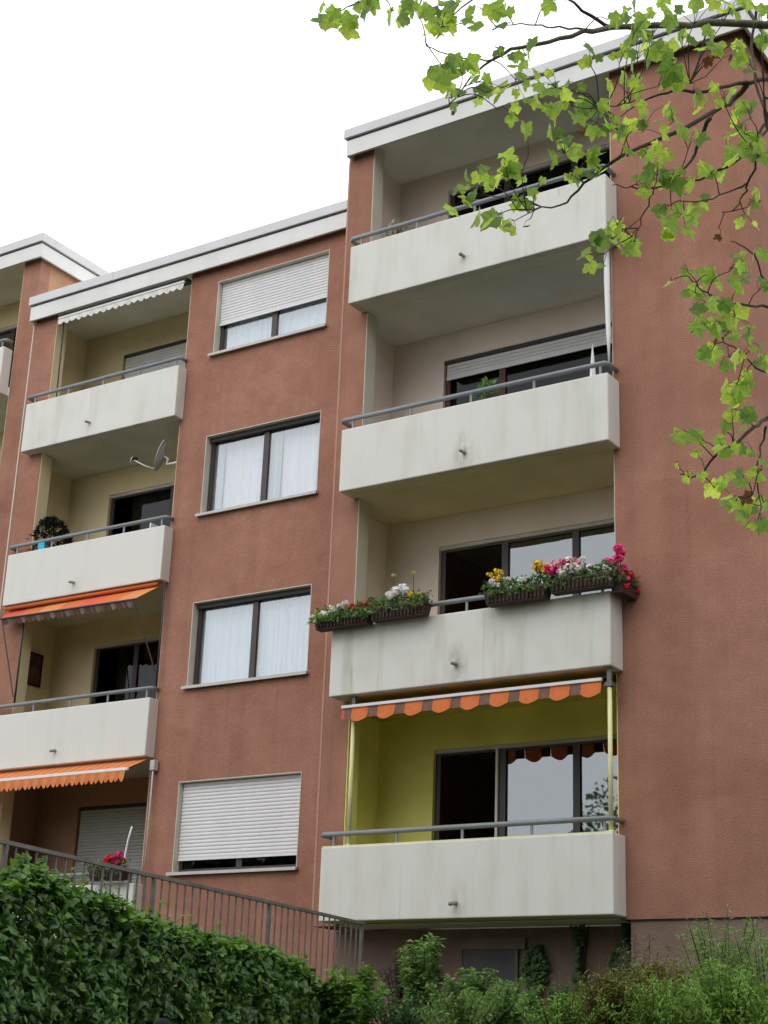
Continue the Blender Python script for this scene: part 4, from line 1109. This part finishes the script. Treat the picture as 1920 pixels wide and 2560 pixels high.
BR = [  # pixels of the limb in the photo from the trunk side to the tip, start/end depth, start/end radius, trunk height (or None)
    ([(1960, 60), (1920, 63), (1774, 59), (1690, 63), (1529, 70), (1459, 80), (1368, 105), (1277, 126), (1228, 154), (1179, 196), (1124, 259)], 9.0, 8.2, .033, .004, 3.3),
    ([(1529, 70), (1480, 42), (1445, 21), (1400, -20), (1300, -70)], 8.7, 8.6, .014, .006, None),
    ([(1459, 73), (1400, 68), (1354, 66), (1305, 59), (1240, 66)], 8.6, 8.3, .008, .003, None),
    ([(1228, 154), (1172, 147), (1096, 133), (1061, 105)], 8.3, 8.1, .006, .003, None),
    ([(1350, -80), (1250, -40), (1150, 20), (1105, 70)], 8.7, 8.2, .010, .003, None),
    ([(1250, -40), (1100, -30), (960, -5), (840, 30)], 8.6, 8.0, .008, .003, None),
    ([(1970, 185), (1920, 199), (1851, 210), (1767, 227), (1690, 227), (1634, 241), (1590, 265), (1540, 300)], 8.8, 8.3, .020, .003, 2.9),
    ([(1870, 205), (1837, 245), (1788, 280), (1690, 329), (1599, 371), (1529, 406), (1459, 461), (1417, 503), (1354, 521), (1298, 528)], 8.7, 7.9, .022, .003, None),
    ([(1774, 294), (1753, 350), (1725, 400), (1694, 438)], 8.5, 8.3, .016, .007, None),
    ([(1930, 280), (1912, 304), (1875, 365), (1842, 398), (1810, 419), (1766, 441), (1720, 455), (1653, 465), (1636, 471), (1619, 513), (1599, 560), (1583, 589)], 8.5, 7.9, .013, .003, None),
    ([(1950, 250), (1916, 322), (1896, 354), (1892, 404), (1870, 455), (1846, 471), (1799, 490), (1740, 505), (1700, 505)], 8.4, 8.0, .012, .003, 2.3),
    ([(1870, 458), (1860, 489), (1836, 521), (1805, 534)], 8.2, 8.1, .007, .003, None),
    ([(1980, 775), (1920, 768), (1870, 763), (1809, 759), (1769, 734), (1740, 708), (1715, 690)], 8.5, 8.0, .012, .003, 1.2),
    ([(1960, 720), (1913, 705), (1895, 654), (1866, 618), (1827, 607)], 8.5, 8.2, .009, .003, None),
    ([(1980, 960), (1920, 933), (1877, 907), (1834, 868), (1805, 850)], 8.4, 8.1, .009, .003, 0.9),
    ([(2000, 1010), (1920, 1048), (1881, 1070), (1834, 1113), (1783, 1142), (1754, 1182), (1725, 1193), (1700, 1185)], 8.4, 7.9, .017, .003, 0.8),
    ([(1917, 1063), (1903, 1117), (1892, 1186), (1877, 1236), (1841, 1247)], 8.2, 8.0, .009, .003, None),
    ([(1892, 1186), (1900, 1240), (1903, 1300)], 8.1, 8.0, .006, .003, None),
    ([(1774, 60), (1760, 110), (1745, 160), (1722, 210)], 8.8, 8.4, .008, .004, None),
    ([(1600, 240), (1560, 262), (1500, 268)], 8.5, 8.2, .006, .003, None),
    ([(1636, 471), (1580, 470), (1530, 462)], 8.1, 8.0, .006, .003, None),
    ([(1890, 30), (1880, 120), (1890, 200), (1925, 300)], 8.9, 8.6, .010, .009, None),
]
anchors = []
for pts, d0, d1, r0, r1, tzz in BR:
    P3 = poly(pts, d0, d1)
    if tzz is not None:
        root = TZ(tzz - 0.5); P3 = [root, root.lerp(P3[0], 0.5) + Vector((0, 0, 0.12))] + P3
        rr0 = [r0 * 2.2, r0 * 1.5]
    else: rr0 = []
    Q = smooth_pts(P3); n = len(Q); m0 = 3 * len(rr0)
    rad = []
    for i in range(n):
        if i < m0: rad.append(r0 * (2.2 - 1.2 * i / m0))
        else: rad.append(r0 + (r1 - r0) * ((i - m0) / max(1, n - 1 - m0)) ** 0.8)
    Q = [q + rvec() * 0.008 for q in Q]; rad = [q * 0.82 for q in rad]
    part('branch', MB().tube(Q, rad, 8), BARKL if r0 > .03 else BARK, t, True)
    anchors += Q[m0:]

# leaf outlines
def plane_leaf(seed, m):
    r = random.Random(seed); b = MB()
    lobes = [(-2.2, .66), (-1.05, .95), (0.0, 1.08), (1.05, .95), (2.2, .66)]     # angle from tip, length
    out_ = []
    for i, (a, l) in enumerate(lobes):
        l *= r.uniform(.9, 1.1)
        if i: out_.append(((lobes[i - 1][0] + a) / 2, 0.63 * r.uniform(.86, 1.12)))
        out_ += [(a - 0.29, l * r.uniform(.74, .84)), (a - 0.1, l * 0.86), (a, l), (a + 0.1, l * 0.86), (a + 0.29, l * r.uniform(.74, .84))]
    out_ = [(-2.85, .30)] + out_ + [(2.85, .30)]
    cup = r.uniform(-.3, .4); bend = r.uniform(-.2, .6); tw = r.uniform(-.4, .4)
    def P(x, y): return (x, y, cup * x * x - bend * max(0, y) ** 2 * 0.6 + tw * x * y + 0.06 * math.sin(x * 7 + seed))
    sc = 0.5; cx, cy = 0, 0.32
    b.v.append(P(cx * sc, cy * sc)[0:2] + (P(0, cy * sc)[2],))
    for a, l in out_:
        x, y = math.sin(a) * l, math.cos(a) * l + 0.32
        q = P(x, y); b.v.append((q[0] * sc, q[1] * sc, q[2] * sc))
    b.v.append((0, 0.06 * sc, 0))
    n = len(out_) + 1
    for k in range(n): b.f.append((0, 1 + (k + 1) % n, 1 + k)); b.mi.append(0)
    return b.mesh('leaf', m)


LV = [[plane_leaf(s, m) for s in range(8)] for m in PL]
# where leaves hang in the picture: (u, v, spread, count, typical size in pixels)
CL = [(815, 40, 22, 3, 62), (880, 78, 22, 3, 62), (925, 18, 30, 4, 50), (985, 45, 22, 2, 55), (1045, 35, 35, 6, 58), (1105, 72, 30, 6, 66), (1165, 62, 16, 2, 50),
      (1212, 42, 40, 5, 52), (1255, 28, 25, 3, 50), (1130, 12, 40, 5, 50), (1390, 5, 40, 3, 45),
      (1115, 190, 36, 5, 56), (1160, 175, 36, 5, 56), (1200, 215, 44, 6, 50), (1240, 232, 14, 2, 66), (1130, 250, 30, 3, 40), (1265, 150, 25, 3, 42), (1320, 155, 30, 4, 58),
      (1355, 215, 42, 5, 50), (1310, 225, 30, 4, 44), (1412, 275, 30, 3, 66), (1322, 345, 8, 1, 72), (1482, 272, 34, 5, 50), (1530, 300, 34, 5, 50), (1565, 235, 34, 5, 58), (1470, 140, 30, 3, 46),
      (1395, 372, 42, 6, 46), (1452, 410, 46, 8, 52), (1420, 440, 26, 3, 42), (1255, 430, 46, 5, 56), (1205, 458, 26, 3, 44), (1165, 488, 36, 5, 56), (1208, 555, 14, 2, 66), (1262, 568, 12, 2, 40),
      (1300, 500, 40, 4, 46), (1340, 470, 22, 2, 44), (1600, 125, 44, 6, 54), (1650, 55, 50, 6, 58), (1540, 50, 34, 4, 46), (1560, 130, 24, 3, 44), (1680, 205, 20, 3, 82), (1668, 150, 30, 3, 60), (1735, 240, 30, 3, 44),
      (1625, 312, 46, 6, 52), (1690, 300, 24, 2, 46), (1735, 350, 22, 3, 58), (1640, 395, 26, 3, 52), (1645, 440, 44, 6, 54), (1700, 478, 46, 7, 54), (1590, 470, 28, 3, 50), (1560, 330, 24, 3, 44),
      (1488, 655, 24, 3, 62), (1510, 615, 22, 3, 54), (1545, 598, 24, 3, 48), (1582, 622, 12, 2, 58), (1530, 560, 24, 3, 42), (1715, 560, 30, 4, 62), (1665, 525, 24, 3, 50), (1690, 590, 18, 2, 50), (1750, 520, 24, 3, 46),
      (1850, 340, 34, 4, 58), (1812, 250, 26, 2, 54), (1790, 238, 18, 2, 50), (1870, 285, 22, 2, 52), (1895, 400, 26, 3, 54), (1812, 380, 30, 4, 60), (1815, 450, 22, 2, 44), (1900, 105, 24, 3, 52), (1868, 150, 36, 4, 52), (1760, 110, 30, 3, 48), (1830, 25, 34, 4, 54), (1740, 20, 34, 3, 52), (1900, 20, 24, 2, 50),
      (1662, 708, 6, 1, 54), (1775, 690, 24, 3, 74), (1715, 680, 14, 2, 50), (1735, 742, 16, 2, 48), (1775, 768, 16, 2, 50), (1812, 780, 16, 2, 52), (1842, 668, 26, 3, 50), (1850, 715, 20, 2, 44), (1900, 640, 20, 2, 56), (1905, 720, 14, 2, 46), (1885, 520, 20, 2, 46), (1870, 560, 24, 2, 46),
      (1765, 825, 30, 4, 54), (1845, 815, 34, 5, 54), (1810, 850, 26, 3, 46), (1768, 892, 12, 2, 72), (1822, 908, 12, 2, 62), (1880, 880, 30, 3, 48), (1910, 905, 14, 2, 50), (1838, 985, 20, 3, 62), (1862, 945, 22, 2, 52), (1830, 1040, 22, 2, 48), (1865, 1035, 30, 4, 50), (1808, 1072, 10, 1, 40),
      (1718, 1088, 14, 2, 76), (1752, 1100, 16, 2, 54), (1745, 1140, 10, 1, 48), (1695, 1168, 6, 1, 34), (1722, 1196, 8, 2, 34), (1750, 1192, 8, 1, 36), (1805, 1125, 22, 3, 46), (1850, 1115, 26, 3, 46), (1855, 1195, 24, 2, 48), (1795, 1235, 16, 2, 58), (1835, 1260, 18, 2, 50), (1868, 1295, 22, 2, 56), (1890, 1322, 14, 2, 46), (1905, 1180, 18, 2, 48), (1912, 1265, 14, 2, 50),
      (1590, 40, 30, 3, 46), (1700, 100, 34, 3, 46), (1830, 110, 34, 3, 46), (1430, 230, 26, 2, 40), (1280, 290, 20, 2, 40), (1365, 290, 24, 2, 42), (1490, 330, 24, 3, 44), (1575, 400, 30, 3, 46), (1770, 420, 28, 3, 44)]
DEAD = [(1790, 595, 44), (1320, 566, 34), (1872, 1252, 44), (1790, 140, 44), (1765, 160, 36), (1820, 150, 38), (1450, 330, 34), (1785, 855, 24), (1535, 318, 30), (1136, 282, 20)]
KD = None
from mathutils import kdtree
KD = kdtree.KDTree(len(anchors))
for i, a in enumerate(anchors): KD.insert(a, i)
KD.balance()
tw = MB(); leaves = []


def hang_leaf(hub, u, v, depth, size_px, mi):
    s = size_px * depth / FPX * rnd(0.75, 1.35); c = at(u, v, depth)
    # leaves droop from their stalks, blades turned every which way but mostly facing the open side
    d = (Vector((rnd(-.9, .9), rnd(-.6, .6), -0.75 + rnd(-.5, .7)))).normalized()
    nrm = (rvec() * 0.85 + Vector((0.25, -0.75, 0.55))).normalized()
    x = d.cross(nrm)
    if x.length < .1: x = d.orthogonal()
    x.normalize(); nz_ = x.cross(d)
    base = c - d * s * 0.45
    rot = Matrix((x, d, nz_)).transposed().to_4x4()
    leaves.append((s, mi, Matrix.Translation(base) @ rot @ Matrix.Diagonal((s, s, s, 1))))
    mid = hub.lerp(base, .5) + Vector((0, 0, 0.02)) + rvec() * 0.012
    tw.tube([hub, mid, base + d * s * .04], [.0018, .0015, .0012], 4, 0, False)


for (u, v, sp, cnt, px) in CL:
    depth = 8.1 + rnd(-0.25, 0.25); c = at(u, v - sp * 0.3, depth)
    co, idx, dist = KD.find(c); hub = c.lerp(co, 0.25) if dist > 0.05 else c
    if dist > 0.02:
        mid = co.lerp(hub, .5) + rvec() * dist * .09 + Vector((0, 0, dist * .08))
        tw.tube(smooth_pts([co, mid, hub], 4), [.0034 - .0012 * k / 8 for k in range(9)], 5, 0, False)
    for k in range(int(cnt * 1.4 + .5)):
        a = rnd(0, 6.283); q = 1.15 * sp * (RNG.random() ** .6)
        w = RNG.random(); mi = 0 if w < .34 else (1 if w < .74 else 2)
        hang_leaf(hub, u + q * math.cos(a), v + q * math.sin(a), depth + rnd(-.12, .12), px, mi)
for (u, v, px) in DEAD:
    depth = 8.1; c = at(u, v - 8, depth); co, idx, dist = KD.find(c)
    hub = c.lerp(co, .3); tw.tube([co, co.lerp(hub, .5) + rvec() * .02, hub], .0025, 4, 0, False)
    hang_leaf(hub, u, v, depth, px, 3)
part('twigs', tw, BARK, t, stuff=True)
leaves.sort(key=lambda l: -l[0])
rest = MB()
for i, (s, mi, M) in enumerate(leaves):
    me = LV[mi][RNG.randrange(8)]
    if i < 300:
        o = bpy.data.objects.new('leaf', me); COL.objects.link(o); o.parent = t
        o.matrix_parent_inverse = Matrix.Identity(4); o.matrix_basis = Matrix.Translation(-Vector(t.location)) @ M
    else:
        i0 = len(rest.v); rest.v += [tuple(M @ vv.co) for vv in me.vertices]
        for p in me.polygons: rest.f.append(tuple(i0 + q for q in p.vertices)); rest.mi.append(mi)
# the rest of the crown, above and to the right of the picture
for _ in range(2600):
    v = rvec() * (RNG.random() ** .4); p = Vector((tx + 1.2, ty - 0.2, 5.2)) + Vector((v.x * 3.2, v.y * 2.6, v.z * 2.6))
    q = p - CAM; zc_ = q.dot(CF)
    if zc_ > 0.5:
        u = 960 + FPX * q.dot(CR) / zc_; vv = 1280 - FPX * q.dot(CU) / zc_
        if -150 < u < 2050 and -150 < vv < 2700: continue
    me = LV[RNG.choice((0, 1, 1, 2))][RNG.randrange(5)]; mi = PL.index(me.materials[0]); s = rnd(.12, .2)
    M = Matrix.Translation(p) @ rvec().to_track_quat('Z', 'Y').to_matrix().to_4x4() @ Matrix.Diagonal((s, s, s, 1))
    i0 = len(rest.v); rest.v += [tuple(M @ x.co) for x in me.vertices]
    for pl in me.polygons: rest.f.append(tuple(i0 + q_ for q_ in pl.vertices)); rest.mi.append(mi)
part('foliage', rest, PL, t, stuff=True)

# ------------------------------------------------------------------ wood behind the camera: some mirrored by panes, tall trees added to shade lower wall
f = MB()
for (cx, cy, cz, rx, rz) in [(-36, -20, 1, 8, 12), (-25, -27, -1, 5, 7), (-15, -28, -1.5, 4, 4.5), (-8.4, -25, 1.0, 2.2, 5.6), (-3, -27, -1, 3.6, 4.5), (2.5, -25, -1, 4.2, 5.5), (9, -23.5, 3.5, 5, 13), (17, -23, 3.5, 5, 13), (25, -20, 3.5, 6, 13), (32, -14, 3, 6, 13), (36, -5, 3, 6, 13)]:
    for _ in range(7000 if cx == -8.4 else 2400):
        v = rvec() * (RNG.random() ** .35); p = Vector((cx + v.x * rx, cy + v.y * 2.6, cz + v.z * rz * (1 if v.z > 0 else .7)))
        if p.z < -4.6: continue
        s = rnd(.10, .24) if cx == -8.4 else rnd(.3, .6) if cx in (-15, -3) else rnd(.8, 1.3); f.leaf(p, rvec(), rvec(), s, s * .7, RNG.randrange(3))
o = part('wood', f, [SH[0], SH[0], SH[1]], None); o['kind'] = 'stuff'; o['label'] = 'line of trees facing the building, partly mirrored, partly added to shade the lower wall'
